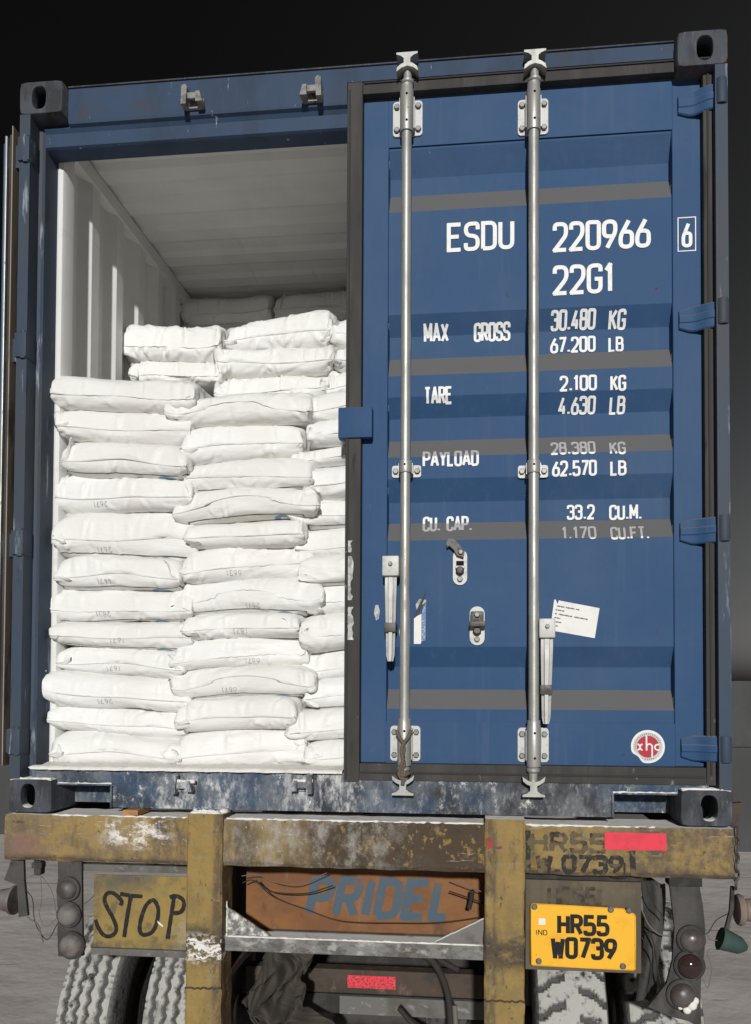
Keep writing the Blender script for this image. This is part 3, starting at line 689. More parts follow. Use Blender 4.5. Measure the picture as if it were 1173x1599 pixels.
# lock rods
def bolt(x, y, z, r=.0105):
    mb = MB(); mb.lathe([(r, 0), (r, -.007), (r * .8, -.009)], (x, y, z), 'y', 6); return mb.build('bolt', 'bolt', door)
def plate(x0, x1, z0, z1, y0, y1, r=.012):
    mb = MB(); pts = []
    for (cx, cz, a0) in ((x1 - r, z1 - r, 0), (x0 + r, z1 - r, 90), (x0 + r, z0 + r, 180), (x1 - r, z0 + r, 270)):
        for k in range(5): a = rad(a0 + 22.5 * k); pts.append((cx + r * math.cos(a), cz + r * math.sin(a)))
    return mb.prism(pts, 'y', y0, y1)
RY = .022
def cam_end(x, z, s):
    """forked lock cam at a rod end; s=+1 at the top"""
    mb = MB()
    mb.lathe([(.015, 0), (.022, .006 * s), (.022, .014 * s), (.015, .022 * s), (.013, .050 * s)], (x, RY - .002, z), 'z', 16)
    zz = z + .040 * s
    # lower claw and upper anvil with a waist
    claw = [(-.036, -.010), (-.018, .004), (0, .010), (.020, .004), (.038, -.012), (.034, .006), (.020, .018), (.011, .022), (.011, .040), (.022, .050), (.036, .055), (.036, .062), (-.036, .062), (-.036, .055), (-.022, .050), (-.011, .040), (-.011, .022), (-.022, .017), (-.034, .006)]
    mb.prism([(x + a, zz + b * s * .9) for a, b in claw], 'y', RY - .030, RY + .012)
    return mb.build('lock_cam', 'galv', door, smooth=30)
for ri, (rx, top, mid, bot) in enumerate(((1.3855, (2.342, 2.465), (1.158, 1.199), (.191, .310)), (1.8135, (2.318, 2.441), (1.147, 1.189), (.193, .307)))):
    zt, zb = top[1] + .026, bot[0] - .004
    MB().lathe([(.0172, 0), (.0172, zt - zb)], (rx, RY, zb), 'z', 20).build('lock_rod', 'galv', door, smooth=40, label=['upright lock rod nearer the open doorway', 'upright lock rod in the middle of the door'][ri])
    for (a, b) in (top, bot):
        plate(rx - .051, rx + .051, a, b, DY - .006, DY - .0003).build('rod_bracket', 'galv_plate', door, smooth=30)
        mb = MB(); mb.lathe([(.0225, -.012), (.0235, -.008), (.0235, b - a + .004), (.0215, b - a + .010), (.0215, b - a + .026)], (rx, RY, a), 'z', 20)
        mb.box(rx - .026, rx + .026, RY + .004, DY - .0065, a + .008, b - .008)
        mb.build('bearing_sleeve', 'galv', door, smooth=35)
        for q in (a + .021, b - .021):
            for s_ in (-1, 1): bolt(rx + s_ * .037, DY - .006, q)
            MB().lathe([(.0042, 0), (.0042, -.0015)], (rx + .002, RY - .0228, q + (.006 if q > (a + b) / 2 else -.004)), 'y', 10).build('pin_hole', 'black', door)
    a, b = mid
    plate(rx - .050, rx + .050, a, b, PY - .006, PY - .0003, .008).build('rod_bracket', 'galv_plate', door, smooth=30)
    mb = MB(); mb.lathe([(.0215, 0), (.0225, .004), (.0225, b - a - .004), (.0215, b - a)], (rx, RY, a + .004), 'z', 20); mb.box(rx - .024, rx + .024, RY + .004, PY - .0065, a + .004, b - .002)
    mb.build('bearing_sleeve', 'galv', door, smooth=35)
    for s_ in (-1, 1): bolt(rx + s_ * .037, PY - .006, (a + b) / 2)
    MB().lathe([(.004, 0), (.004, -.0015)], (rx, RY - .0215, (a + b) / 2 + .008), 'y', 10).build('pin_hole', 'black', door)
    cam_end(rx + .003, top[1] + .026, 1); cam_end(rx - .002, bot[0] - .012, -1)
# handles
def handle(hub, zlow, xs):
    x0, x1, z0, z1 = hub; cx = (x0 + x1) / 2
    MB().box(x0, x1, -.012, .040, z0, z1, bev=.005).build('handle_hub', 'galv_plate', door, smooth=35)
    bolt(cx, -.0122, (z0 + z1) / 2 + .006, .0075)
    mb = MB(); n = 14
    # pressed blade: flanged channel that narrows to a rounded tip
    L = z0 - zlow
    prof_ = [(-1, 0), (-.55, .004), (-.35, -.006), (.35, -.006), (.55, .004), (1, 0)]
    vs, fs = [], []
    for i in range(n + 1):
        t = i / n; hw = .0195 if t < .15 else (.0195 - .006 * (t - .15) / .85)
        z = z0 - t * L; xx = cx + (xs - cx) * t; y = .004 + .018 * max(0, t - .15) - (.012 * max(0, (t - .58)) if t > .58 else 0)
        if i == n: hw *= .7
        for a, b in prof_: vs.append((xx + a * hw, y + b * (0.3 if t < .2 else 1.3), z))
        for a, b in prof_[::-1]: vs.append((xx + a * hw * .98, y + b * (.3 if t < .2 else 1.3) + .003, z))
    m_ = 12
    for i in range(n):
        for k in range(m_): fs.append((i * m_ + k, i * m_ + (k + 1) % m_, (i + 1) * m_ + (k + 1) % m_, (i + 1) * m_ + k))
    fs += [tuple(range(m_)), tuple(n * m_ + k for k in range(m_))]
    mb.add(vs, fs).build('door_handle', 'galv_plate', door, smooth=30)
    # grip retainer wrapped round the blade
    zz = z0 - L * .56
    MB().box(xs - .0205, xs + .0195, .000, .058, zz - .028, zz + .004, bev=.004).build('handle_catch', 'dark_iron', door, smooth=30)
handle((1.312, 1.368, .811, .878), .527, 1.338)
handle((1.829, 1.881, .603, .666), .322, 1.853)
# two handle retainers with swinging catches
def retainer(x0, x1, z0, z1, openup):
    y = door_y((x0 + x1) / 2, (z0 + z1) / 2); cx = (x0 + x1) / 2
    plate(x0, x1, z0, z1, y - .006, y - .0003, .0235).build('retainer_plate', 'galv_plate', door, smooth=30)
    MB().box(cx - .013, cx + .013, y - .0075, y - .0062, z0 + .038, z0 + .082).build('retainer_slot', 'black', door)
    MB().box(cx - .015, cx + .015, y - .020, y - .0076, z0 + .055, z0 + .064, bev=.002).build('retainer_bar', 'galv_plate', door)
    mb = MB(); mb.lathe([(.014, 0), (.014, -.012), (.010, -.020)], (cx, y - .008, z0 + .048), 'x' if False else 'y', 14)
    mb.build('retainer_roller', 'dark_iron', door, smooth=35)
    bolt(cx, y - .006, z0 + .020, .010)
    mb = MB()
    if openup:
        a = [(cx + .012, z1 - .030), (cx + .016, z1 - .008), (cx + .004, z1 + .006), (cx - .012, z1 + .026), (cx - .022, z1 + .034), (cx - .040, z1 + .034), (cx - .046, z1 + .020), (cx - .044, z1 + .004), (cx - .036, z1 + .010), (cx - .022, z1 - .002), (cx - .010, z1 - .022)]
        mb.prism(a, 'y', y - .022, y - .0065); mb.build('swing_catch', 'dark_iron', door, smooth=30); bolt(cx + .003, y - .022, z1 - .012, .009)
    else:
        mb.box(cx - .022, cx + .022, y - .030, y - .0065, z0 + .066, z1 - .018, bev=.006); mb.box(cx - .026, cx + .028, y - .044, y - .024, z0 + .060, z0 + .078, bev=.004)
        mb.build('swing_catch', 'dark_iron', door, smooth=30); bolt(cx, y - .030, z1 - .030, .010)
retainer(1.545, 1.593, .787, .908, True); retainer(1.602, 1.652, .583, .714, False)
# hinges on the right edge: pressed blade bulging over the gasket, with knuckle
for (zc) in (2.386, 1.660, .955, .245):
    mb = MB(); n = 10; vs, fs = [], []
    for i in range(n + 1):
        t = i / n; x = 2.292 + t * (2.404 - 2.292); hh = .030 + .012 * min(1, t * 3); yy = .054 - .030 * (1 / (1 + math.exp(-(t - .62) * 11)))
        pr_ = [(-hh, .0), (-hh * .9, -.004), (-.013, -.005), (-.010, -.008), (.010, -.008), (.013, -.005), (hh * .9, -.004), (hh, 0)]
        for a, b in pr_: vs.append((x, yy + b, zc + a))
        for a, b in pr_[::-1]: vs.append((x, yy + b + .010, zc + a * .97))
    m_ = 16
    for i in range(n):
        for k in range(m_): fs.append((i * m_ + k, i * m_ + (k + 1) % m_, (i + 1) * m_ + (k + 1) % m_, (i + 1) * m_ + k))
    fs += [tuple(range(m_)), tuple(n * m_ + k for k in range(m_))]
    mb.add(vs, fs)
    mb.build('hinge_blade', 'blue', door, smooth=30)
    MB().lathe([(.0195, 0), (.0205, .003), (.0205, .081), (.0195, .084)], (2.418, .012, zc - .042), 'z', 16).build('hinge_knuckle', 'post_blue', door, smooth=35)
# lettering
for (s, a, b, c, d) in [('ESDU', 1.521, 1.751, 1.934, 2.036), ('220966', 1.88, 2.204, 1.915, 2.018), ('6', 2.304, 2.339, 1.909, 1.995), ('22G1', 1.88, 2.086, 1.767, 1.87),
    ('MAX', 1.443, 1.529, 1.623, 1.681), ('GROSS', 1.614, 1.738, 1.618, 1.677), ('30.480', 1.873, 2.022, 1.648, 1.707), ('KG', 2.064, 2.121, 1.642, 1.701), ('67.200', 1.871, 2.022, 1.569, 1.624),
    ('LB', 2.064, 2.114, 1.566, 1.618), ('TARE', 1.444, 1.542, 1.412, 1.47), ('2.100', 1.903, 2.026, 1.438, 1.492), ('KG', 2.07, 2.122, 1.434, 1.488), ('4.630', 1.898, 2.021, 1.36, 1.414),
    ('LB', 2.066, 2.118, 1.356, 1.41), ('PAYLOAD', 1.44, 1.632, 1.193, 1.25), ('28.380', 1.873, 2.021, 1.221, 1.271), ('KG', 2.067, 2.12, 1.218, 1.267), ('62.570', 1.877, 2.025, 1.15, 1.204),
    ('LB', 2.069, 2.122, 1.149, 1.2), ('CU. CAP.', 1.441, 1.611, .969, 1.024), ('33.2', 1.926, 2.018, 1.003, 1.054), ('CU.M.', 2.065, 2.173, 1.0, 1.051), ('1.170', 1.909, 2.023, .936, .983), ('CU.FT.', 2.069, 2.196, .933, .98)]:
    k_ = (2.5393 + door_y((a + b) / 2, (c + d) / 2)) / (2.5393 + .066)      # letters painted on the recessed flats sit that much further back
    a, b, c, d = 1.647 + (a - 1.647) * k_, 1.647 + (b - 1.647) * k_, .437 + (c - .437) * k_, .437 + (d - .437) * k_
    lettering(door, s, a, b, c, d, door_y, 'letter', sw=.135 if d - c > .08 else .15)
mb = MB()
for p in ([(2.2915, 1.8945), (2.2915, 2.007)], [(2.348, 1.8945), (2.348, 2.007)], [(2.290, 2.007), (2.3495, 2.007)], [(2.290, 1.8945), (2.3495, 1.8945)]): ribbon(mb, p, .0032, door_y, .0012)
mb.build('digit_frame', 'letter', door, fix=False)
# paper notice, torn at its upper left
pp = [(1.876, .632), (1.874, .660), (1.884, .735), (1.889, .736), (1.895, .720), (1.899, .733), (2.033, .706), (2.017, .606)]
MB().prism(pp, 'y', PY - .0016, PY - .0004).build('paper_notice', 'paper', door, label='white paper notice taped beside the right lock rod')
mb = MB()
for i, (a, b) in enumerate(((.05, .62), (.03, .26), (.03, .90), (.03, .18), (.03, .22), (.03, .15))):
    z_l = .716 - i * .0135; sl = -.19
    x_a, x_b = 1.886 - i * .0018 + a * .13, 1.886 - i * .0018 + b * .13
    pts = [(x_a + (x_b - x_a) * k / 20, z_l + sl * (x_a + (x_b - x_a) * k / 20 - 1.886) * 1.0) for k in range(21)]
    for k in range(20):
        if (k * 7 + i * 3) % 9 in (4,): continue
        ribbon(mb, [pts[k], pts[k + 1]], .0028 + .001 * ((k * 5 + i) % 3), lambda x, z: PY, .0022)
mb.build('printed_lines', 'print', door, fix=False)
# torn labels and scraped patches near the first rod
def patch(pts, m_, name='torn_label', y=PY, th=.0012): return MB().prism(pts, 'y', y - th - .0004, y - .0004).build(name, m_, door)
patch([(1.4125, .588), (1.436, .588), (1.438, .596), (1.438, .690), (1.425, .684), (1.4125, .676)], 'paper')
patch([(1.439, .598), (1.452, .600), (1.453, .726), (1.446, .716), (1.439, .694)], 'blue_label')
patch([(1.425, .690), (1.434, .718), (1.454, .728), (1.454, .738), (1.430, .742), (1.418, .722)], 'paper_grey', th=.0022)
patch([(1.412, .680), (1.420, .700), (1.440, .742), (1.453, .768), (1.448, .740), (1.430, .700), (1.416, .676)], 'gasket', th=.003)
patch([(1.280, .720), (1.290, .722), (1.296, .700), (1.292, .674), (1.283, .668), (1.276, .694)], 'paper_grey', y=DY)
patch([(1.366, .590), (1.371, .640), (1.3725, .668), (1.367, .668), (1.362, .630)], 'paper', y=PY)
rp = random.Random(5)
def torn(x0, x1, z0, z1, n=14):
    l = [(x0 + rp.uniform(0, .008), z0 + (z1 - z0) * i / n) for i in range(n + 1)]; r = [(x1 - rp.uniform(0, .012), z0 + (z1 - z0) * i / n) for i in range(n + 1)]
    return l + r[::-1]
patch(torn(1.184, 1.212, .600, .712, 10), 'paper_grey', 'torn_tape', y=.0305); patch(torn(1.182, 1.210, .735, .885, 12), 'paper_grey', 'torn_tape', y=.0305); patch(torn(1.181, 1.206, .898, .938, 4), 'paper_grey', 'torn_tape', y=.0305)
# round sticker
sx_, sz_, sr_ = 2.187, .248, .0545
def disc(r, m_, y, name, bite=False, n=40, r0=0):
    pts = []
    for k in range(n):
        a = 2 * math.pi * k / n; rr = r
        if bite and 3.55 < a < 4.35: rr = r * (1 - .17 * math.sin((a - 3.55) / .8 * math.pi))
        pts.append((sx_ + rr * math.cos(a), sz_ + rr * math.sin(a)))
    return MB().prism(pts, 'y', y - .0004, y).build(name, m_, door)
disc(sr_, 'paper', DY - .0004, 'round_sticker', True); disc(sr_ * .86, 'grey_ink', DY - .0010, 'sticker_ring', True); disc(sr_ * .66, 'red_ink', DY - .0016, 'sticker_centre')
mb = MB(); u = sr_ * .66
def ar(cx, cz, r, a0, a1, n=14): return [(sx_ + (cx + r * math.cos(rad(a0 + (a1 - a0) * k / n))) * u, sz_ + (cz + r * math.sin(rad(a0 + (a1 - a0) * k / n))) * u) for k in range(n + 1)]
for p in (ar(-.98, -.05, .27, 80, -80), ar(-.44, -.05, .27, 260, 100)[::-1], [(sx_ - .13 * u, sz_ + 1.02 * u), (sx_ - .13 * u, sz_ - .36 * u)], ar(.13, .0, .24, 170, 0) + [(sx_ + .37 * u, sz_ - 1.02 * u)], ar(.86, -.05, .25, 60, 300)):
    ribbon(mb, p, .0052, lambda x, z: DY, .0024)
mb.build('sticker_letters', 'paper', door, fix=False)
mb = MB()
for k in range(30):
    a = rad(20 + k * 9.5)
    if 3.4 < a < 4.4: continue
    c_, s_ = math.cos(a), math.sin(a)
    ribbon(mb, [(sx_ + sr_ * .72 * c_, sz_ + sr_ * .72 * s_), (sx_ + sr_ * .80 * c_, sz_ + sr_ * .80 * s_)], .0022, lambda x, z: DY, .0018)
mb.build('sticker_print', 'print', door, fix=False)

# ---- left door, swung right round against the side of the container
mb = MB(); mb.box(-.098, -.042, .06, 1.17, .17, 2.42, bev=.004)
ldoor = mb.build('left_door', 'blue', box_root, label='blue left door swung open flat against the side')
MB().box(-.064, -.056, .018, .062, .165, 2.415, bev=.002).build('edge_strip', 'galv', ldoor)
MB().box(-.052, -.036, .026, .062, .165, 2.425, bev=.003).build('gasket', 'gasket', ldoor)
MB().box(-.0335, -.0295, .012, .05, .16, 2.445, bev=.001).build('gasket_lip', mat('tan_gasket_lip', (.30, .25, .20), .7, layers=[dict(col=(.10, .08, .07), s=(20, 20, 4), lo=.5, hi=.65, amt=.8)]), ldoor)
for z_ in (2.345, 1.64, .94, .245): MB().box(-.056, .0, .030, .062, z_ - .042, z_ + .042, bev=.004).build('hinge_blade', 'post_blue', ldoor)

# spilled powder on the sill ledge
mb = MB(); rp = random.Random(8); n = 90
rows = [(.016, .1485), (.018, .156), (.036, .160), (.08, .158), (.125, .165), (.17, .160)]
vs = []
for i in range(n + 1):
    x = .070 + (1.176 - .070) * i / n
    e = .010 * math.sin(i * .7) * rp.random() + rp.uniform(-.004, .004)
    for j, (y, z) in enumerate(rows):
        vs.append((x + (.0 if i not in (0,) else -.012 * (j == 1)), y + (e if j < 2 else 0), z + (rp.uniform(-.0015, .003) if 0 < j else 0)))
m_ = len(rows); fs = [(i * m_ + j, (i + 1) * m_ + j, (i + 1) * m_ + j + 1, i * m_ + j + 1) for i in range(n) for j in range(m_ - 1)]
mb.add(vs, fs).build('spilled_powder', 'powder', smooth=True, label='white powder spilled along the container sill', cat='powder', kind='stuff')

def ridge(x0, x1, y, z, r, seed, parent, gap=0.0):
    rp = random.Random(seed); n = max(6, int((x1 - x0) / .012)); mb = MB()
    mb.tube([(x0 + (x1 - x0) * i / n, y + rp.uniform(-.002, .002), z + rp.uniform(-.001, .0012)) for i in range(n + 1)], lambda t: r * (.45 + .9 * rp.random()), 6)
    return mb.build('powder_ridge', 'powder', parent, smooth=True)
ridge(.006, .154, .006, .1175, .0042, 1, box_root); ridge(W - .158, W - .03, .006, .1175, .0045, 2, box_root)
ridge(.166, .362, .030, .1005, .0030, 3, box_root); ridge(2.068, W - .166, .030, .1005, .0036, 4, box_root)
ridge(.600, .668, .010, .116, .006, 5, box_root); ridge(1.010, 1.078, .010, .124, .006, 6, box_root)
# rope knotted round the foot of the first rod
mb = MB()
mb.tube(crom([(1.363, -.004, .297), (1.372, -.010, .275), (1.384, -.012, .258), (1.388, -.012, .235), (1.383, -.012, .21), (1.389, -.010, .187), (1.380, -.008, .165), (1.386, -.012, .142), (1.384, -.016, .118)], 5), .0065, 7)
mb.tube(crom([(1.410, -.004, .299), (1.402, -.012, .277), (1.388, -.018, .256), (1.380, -.018, .232), (1.385, -.02, .200), (1.376, -.016, .172), (1.372, -.012, .15), (1.392, -.018, .130)], 5), .006, 7)
mb.tube(crom([(1.366, .002, .156), (1.385, -.018, .150), (1.406, .002, .157)], 6), .006, 7)
mb.build('rope', 'rope', smooth=True, label='brown rope knotted round the foot of the left lock rod', cat='rope')
MB().box(.418, .472, -.002, .10, -.003, .016, bev=.002).build('wood_block', 'wood', label='small orange wood offcut wedged under the container sill', cat='wood block')

# ------------------------------------------------------------------ trailer
tr = empty('semi_trailer', (1.219, 3.0, GZ), label='rusty yellow flatbed trailer carrying the blue container, seen from the rear', cat='trailer')
def sub(mb, name, m_, parent=None, **k): return mb.build(name, m_, parent or tr, **k)
mb = MB()
nx = 60; vs = []; rp = random.Random(21)
# rear beam: slightly dented channel, front face as a grid
zs = [-.163, -.150, -.085, -.018, -.006]
for i in range(nx + 1):
    x = -.004 + 2.444 * i / nx
    for j, z in enumerate(zs):
        vs.append((x, -.010 + (.006 if j in (0, 4) else 0) + rp.uniform(-.0015, .0015), z + rp.uniform(-.0022, .0022)))
m_ = len(zs); fs = [(i * m_ + j, (i + 1) * m_ + j, (i + 1) * m_ + j + 1, i * m_ + j + 1) for i in range(nx) for j in range(m_ - 1)]
mb.add(vs, fs)
top = [(vs[i * m_ + 4]) for i in range(nx + 1)]; bot = [vs[i * m_] for i in range(nx + 1)]
k = len(mb.v)
mb.v += [(x, .15, z) for x, y, z in top] + [(x, .15, z) for x, y, z in bot]; n1 = nx + 1
for i in range(nx):
    mb.f += [(i * m_ + 4, (i + 1) * m_ + 4, k + i + 1, k + i), (k + i, k + i + 1, k + n1 + i + 1, k + n1 + i), (k + n1 + i, k + n1 + i + 1, (i + 1) * m_, i * m_)]; mb.m += [0, 0, 0]
for i in (0, nx):
    mb.f.append(tuple(i * m_ + j for j in range(m_)) + (k + i, k + n1 + i)); mb.m.append(0)
sub(mb, 'rear_beam', 'beam')
def wobble_post(x0, x1, z0, z1, y0, y1, seed):
    rp = random.Random(seed); n = 26; mb = MB(); vs = []
    for i in range(n + 1):
        z = z1 + (z0 - z1) * i / n; j = lambda: rp.uniform(-.0018, .0018)
        vs += [(x0 + j(), y1, z), (x0 + j(), y0 + .005 + j(), z), (x0 + .006, y0 + j(), z), ((x0 + x1) / 2, y0 + j() * 1.5, z), (x1 - .006, y0 + j(), z), (x1 + j(), y0 + .005 + j(), z), (x1 + j(), y1, z)]
    m_ = 7; fs = [(i * m_ + q, i * m_ + (q + 1) % m_, (i + 1) * m_ + (q + 1) % m_, (i + 1) * m_ + q) for i in range(n) for q in range(m_)]
    fs += [tuple(range(m_)), tuple(n * m_ + q for q in range(m_))]
    return mb.add(vs, fs)
sub(wobble_post(.655, .778, -.90, .012, -.024, .085, 1), 'upright_post', 'yellow_post')
sub(wobble_post(1.653, 1.781, -.90, .014, -.024, .085, 2), 'upright_post', 'yellow_post')
for (a, b) in ((.6545, .7785), (1.6525, 1.7815)):
    mb = MB(); rp = random.Random(int(a * 100))
    mb.tube([(a + (b - a) * i / 16, -.0245 + rp.uniform(-.001, .001), -.568 + rp.uniform(-.003, .003)) for i in range(17)], .0035, 6); sub(mb, 'weld_seam', 'brown_steel', smooth=True)
# lumps of powder caked on the left post
for zz, xa, xb, r in ((-.412, .662, .742, .006), (-.430, .690, .775, .008), (-.441, .700, .778, .007), (-.462, .668, .75, .005)):
    mb = MB(); rp = random.Random(int(-zz * 1000))
    mb.tube([(xa + (xb - xa) * i / 14, -.026 + rp.uniform(-.002, .002), zz + .006 * math.sin(i * .6) + rp.uniform(-.004, .004)) for i in range(15)], (lambda rr: (lambda t: rr * (.35 + rp.random() * .9)))(r), 7)
    sub(mb, 'caked_powder', 'powder', smooth=True)
mb = MB(); rp = random.Random(77)
mb.tube([(.665 + .112 * i / 16, .02 + rp.uniform(-.02, .02), .013 + rp.uniform(-.003, .004)) for i in range(17)], lambda t: .007 * (.5 + rp.random()), 8); mb.tube([(.66 + .10 * i / 12, -.008 + rp.uniform(-.006, .006), .012) for i in range(13)], lambda t: .005 * (.5 + rp.random()), 8)
sub(mb, 'caked_powder', 'powder', smooth=True)
for a_, b_, q in ((.165, .650, 11), (.785, 1.648, 12), (1.786, 2.20, 13)): ridge(a_, b_, -.001, -.0065, .0042, q, tr)
ridge(.79, 1.64, .016, -.4055, .003, 14, tr)
# crossbar and gussets
sub(MB().box(.7785, 1.6525, .010, .085, -.453, -.406, bev=.003), 'crossbar', mat('powdered_grey_bar', (.20, .195, .185), .7, layers=[
    dict(col=(.085, .08, .075), s=(12, 12, 22), lo=.42, hi=.60, amt=.85, detail=12, rough=.76), dict(col=(.10, .07, .05), s=(18, 18, 18), lo=.56, hi=.66, amt=.7, detail=10), dict(col=(.42, .41, .39), s=(20, 20, 26), lo=.52, hi=.66, amt=.7),
    dict(col=WHITE_DUST, s=14, lo=.25, hi=.42, up=(.5, .8), amt=.95)], bump=[(30, .4, .003)]))
gus = mat('powdered_gusset', (.17, .16, .15), .75, layers=[dict(col=WHITE_DUST, s=(30, 30, 30), lo=.45, hi=.62, amt=.8, rng=[('x', None, 1.2, .1)]), dict(col=(.08, .065, .055), s=14, lo=.5, hi=.65, amt=.7)], bump=[(50, .5, .003)])
sub(MB().prism([(.779, -.311), (.932, -.4045), (.779, -.4045)], 'y', .026, .036), 'gusset', gus)
sub(MB().prism([(1.652, -.321), (1.652, -.4045), (1.486, -.4045)], 'y', .026, .036), 'gusset', gus)
mb = MB(); rp = random.Random(9); mb.tube([(1.652 - .166 * i / 14, .025 + rp.uniform(-.001, .001), -.320 - .084 * i / 14 + rp.uniform(-.001, .001)) for i in range(15)], .003, 6); sub(mb, 'weld_seam', 'galv_plate', smooth=True)
mb = MB(); mb.tube([(.780, .026 + rp.uniform(-.003, .003), -.29 - .16 * i / 18) for i in range(19)], lambda t: .003 * (.5 + rp.random()), 6); sub(mb, 'weld_seam', 'powder', smooth=True)
# painted cross member between the chassis rails
cm = sub(MB().box(.779, 1.652, .240, .262, -.448, -.168, bev=.003), 'cross_member', 'orange_member', label='orange brown cross member with faded blue lettering')
lettering(cm, 'PRIDEL', 1.000, 1.530, -.400, -.248, lambda x, z: .240, 'blue_letter', sw=.20, slant=.20, gw=.50, sp=.30)
sub(MB().box(.779, 1.652, .222, .300, -.486, -.4485, bev=.003), 'member_flange', 'grey_steel')
for a, b in ((.660, .7775), (1.6535, 1.772)):
    mb = MB(); mb.box(a, b, .0855, 6.3, -.190, -.165); mb.box((a + b) / 2 - .006, (a + b) / 2 + .006, .0855, 6.3, -.54, -.1905); mb.box(a, b, .0855, 6.3, -.565, -.5405)
    sub(mb, 'chassis_rail', 'brown_steel')
for yy in (1.2, 2.4, 3.6, 4.8, 6.0): sub(MB().box(-.004, 2.44, yy, yy + .09, -.155, -.006), 'deck_beam', 'black_steel')
for xx in (.0, 2.40): sub(MB().box(xx, xx + .04, .151, 6.2, -.155, -.006), 'deck_rail', 'brown_steel')
# bar with red tape, axle and gear behind
lb = sub(MB().box(.70, 1.74, .500, .560, -.773, -.680, bev=.004), 'lower_bar', 'brown_steel')
MB().box(1.114, 1.306, .4975, .4994, -.749, -.700).build('reflective_tape', 'red_tape_worn', lb, label='flaking red reflective tape')
sub(MB().box(.80, 1.68, .52, .58, -.862, -.785, bev=.004), 'tool_box', 'black_steel')
sub(MB().box(1.08, 1.66, .515, .52, -.86, -.79), 'box_lid', 'grey_steel')
mb = MB(); mb.lathe([(.065, 0), (.065, 2.2)], (.12, .75, GZ + .52), 'x', 16); sub(mb, 'axle', 'black_steel', smooth=40)
for xx in (.95, 1.50):
    mb = MB(); mb.lathe([(.03, 0), (.085, .02), (.095, .07), (.085, .12), (.03, .14)], (xx, .60, GZ + .58), 'y', 20); sub(mb, 'brake_chamber', 'dark_iron', smooth=40)
sub(MB().box(.62, 1.82, .90, .98, -1.02, -.60), 'spring_beam', 'black_steel')
# stop board
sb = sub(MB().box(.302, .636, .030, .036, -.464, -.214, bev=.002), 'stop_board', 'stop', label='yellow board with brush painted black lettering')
def bz(cx, cy): return (.302 + (130 + cx / 5.1 - 147) * (.632 - .302) / 142, -.213 - (1340 + cy / 5.1 - 1365) * (.251 / 119))
ST = [[(300, 382), (312, 350), (284, 312), (240, 280), (196, 284), (174, 335), (200, 410), (240, 480), (270, 560), (262, 610), (220, 640), (170, 630), (125, 565), (105, 505)],
      [(298, 284), (380, 296), (474, 300)], [(384, 302), (360, 450), (335, 642)],
      [(545, 328), (500, 380), (462, 500), (458, 588), (490, 618), (556, 590), (592, 500), (600, 400), (572, 336), (545, 328)],
      [(722, 300), (702, 450), (676, 644)], [(690, 302), (730, 286), (788, 312), (800, 370), (772, 420), (706, 430)]]
polys = [[(p.x, p.y) for p in crom([(*bz(*q), 0) for q in s], 5)] for s in ST]
lettering(sb, 'STOP', .3, .63, 0, .0145 / .15, lambda x, z: .030, 'black_paint', sw=.145, polys=polys, jit=.10)
MB().prism([(.533, -.365), (.543, -.372), (.556, -.383), (.553, -.386), (.537, -.375)], 'y', .0265, .0295).build('paint_chip', 'paper', sb)
sub(MB().box(.182, .652, .018, .052, -.200, -.1765, bev=.002), 'board_rail', 'grey_steel')
sub(MB().box(.300, .640, .022, .046, -.488, -.4645, bev=.002), 'board_rail', 'grey_steel')
# number plate board
pb = sub(MB().box(1.788, 2.163, .056, .062, -.492, -.183, bev=.002), 'plate_board', 'plate_board')
lettering(pb, 'HR55L', 1.86, 2.06, -.285, -.215, lambda x, z: .056, 'faint_black', sw=.17, jit=.2)
sub(MB().box(1.785, 2.166, .030, .075, -.188, -.1645, bev=.002), 'board_rail', 'black_steel')
pts = [(1.811, -.470), (2.134, -.474), (2.140, -.468), (2.140, -.300), (2.134, -.292), (2.112, -.290), (2.104, -.278), (1.812, -.270), (1.806, -.276), (1.806, -.464)]
def oy(x, z): return .036
np_ = sub(MB().prism(pts, 'y', .036, .0385), 'number_plate', 'plate', label='yellow number plate with black characters')
mb = MB()
for i in range(len(pts)): mb.tube([(*[pts[i][0], .0355], pts[i][1]), (pts[(i + 1) % len(pts)][0], .0355, pts[(i + 1) % len(pts)][1])], .0022, 6)
mb.build('plate_rim', 'plate', np_, smooth=True)
lettering(np_, 'HR55', 1.890, 2.058, -.369, -.300, oy, 'plate_black', sw=.19, gw=.46, sp=.24)
lettering(np_, 'W0739', 1.869, 2.082, -.446, -.374, oy, 'plate_black', sw=.19, gw=.46, sp=.24)
lettering(np_, 'IND', 1.820, 1.858, -.371, -.354, oy, 'plate_black', sw=.14)
MB().box(1.830, 1.852, .0348, .0357, -.338, -.317).build('hologram_square', 'paper', np_)
for (x, z) in ((1.816, -.279), (2.062, -.281), (1.830, -.456), (2.100, -.462), (2.120, -.282)): 
    mb = MB(); mb.lathe([(.010, 0), (.010, -.004), (.006, -.007)], (x, .035, z), 'y', 10); mb.build('screw', 'bolt', np_, smooth=30)
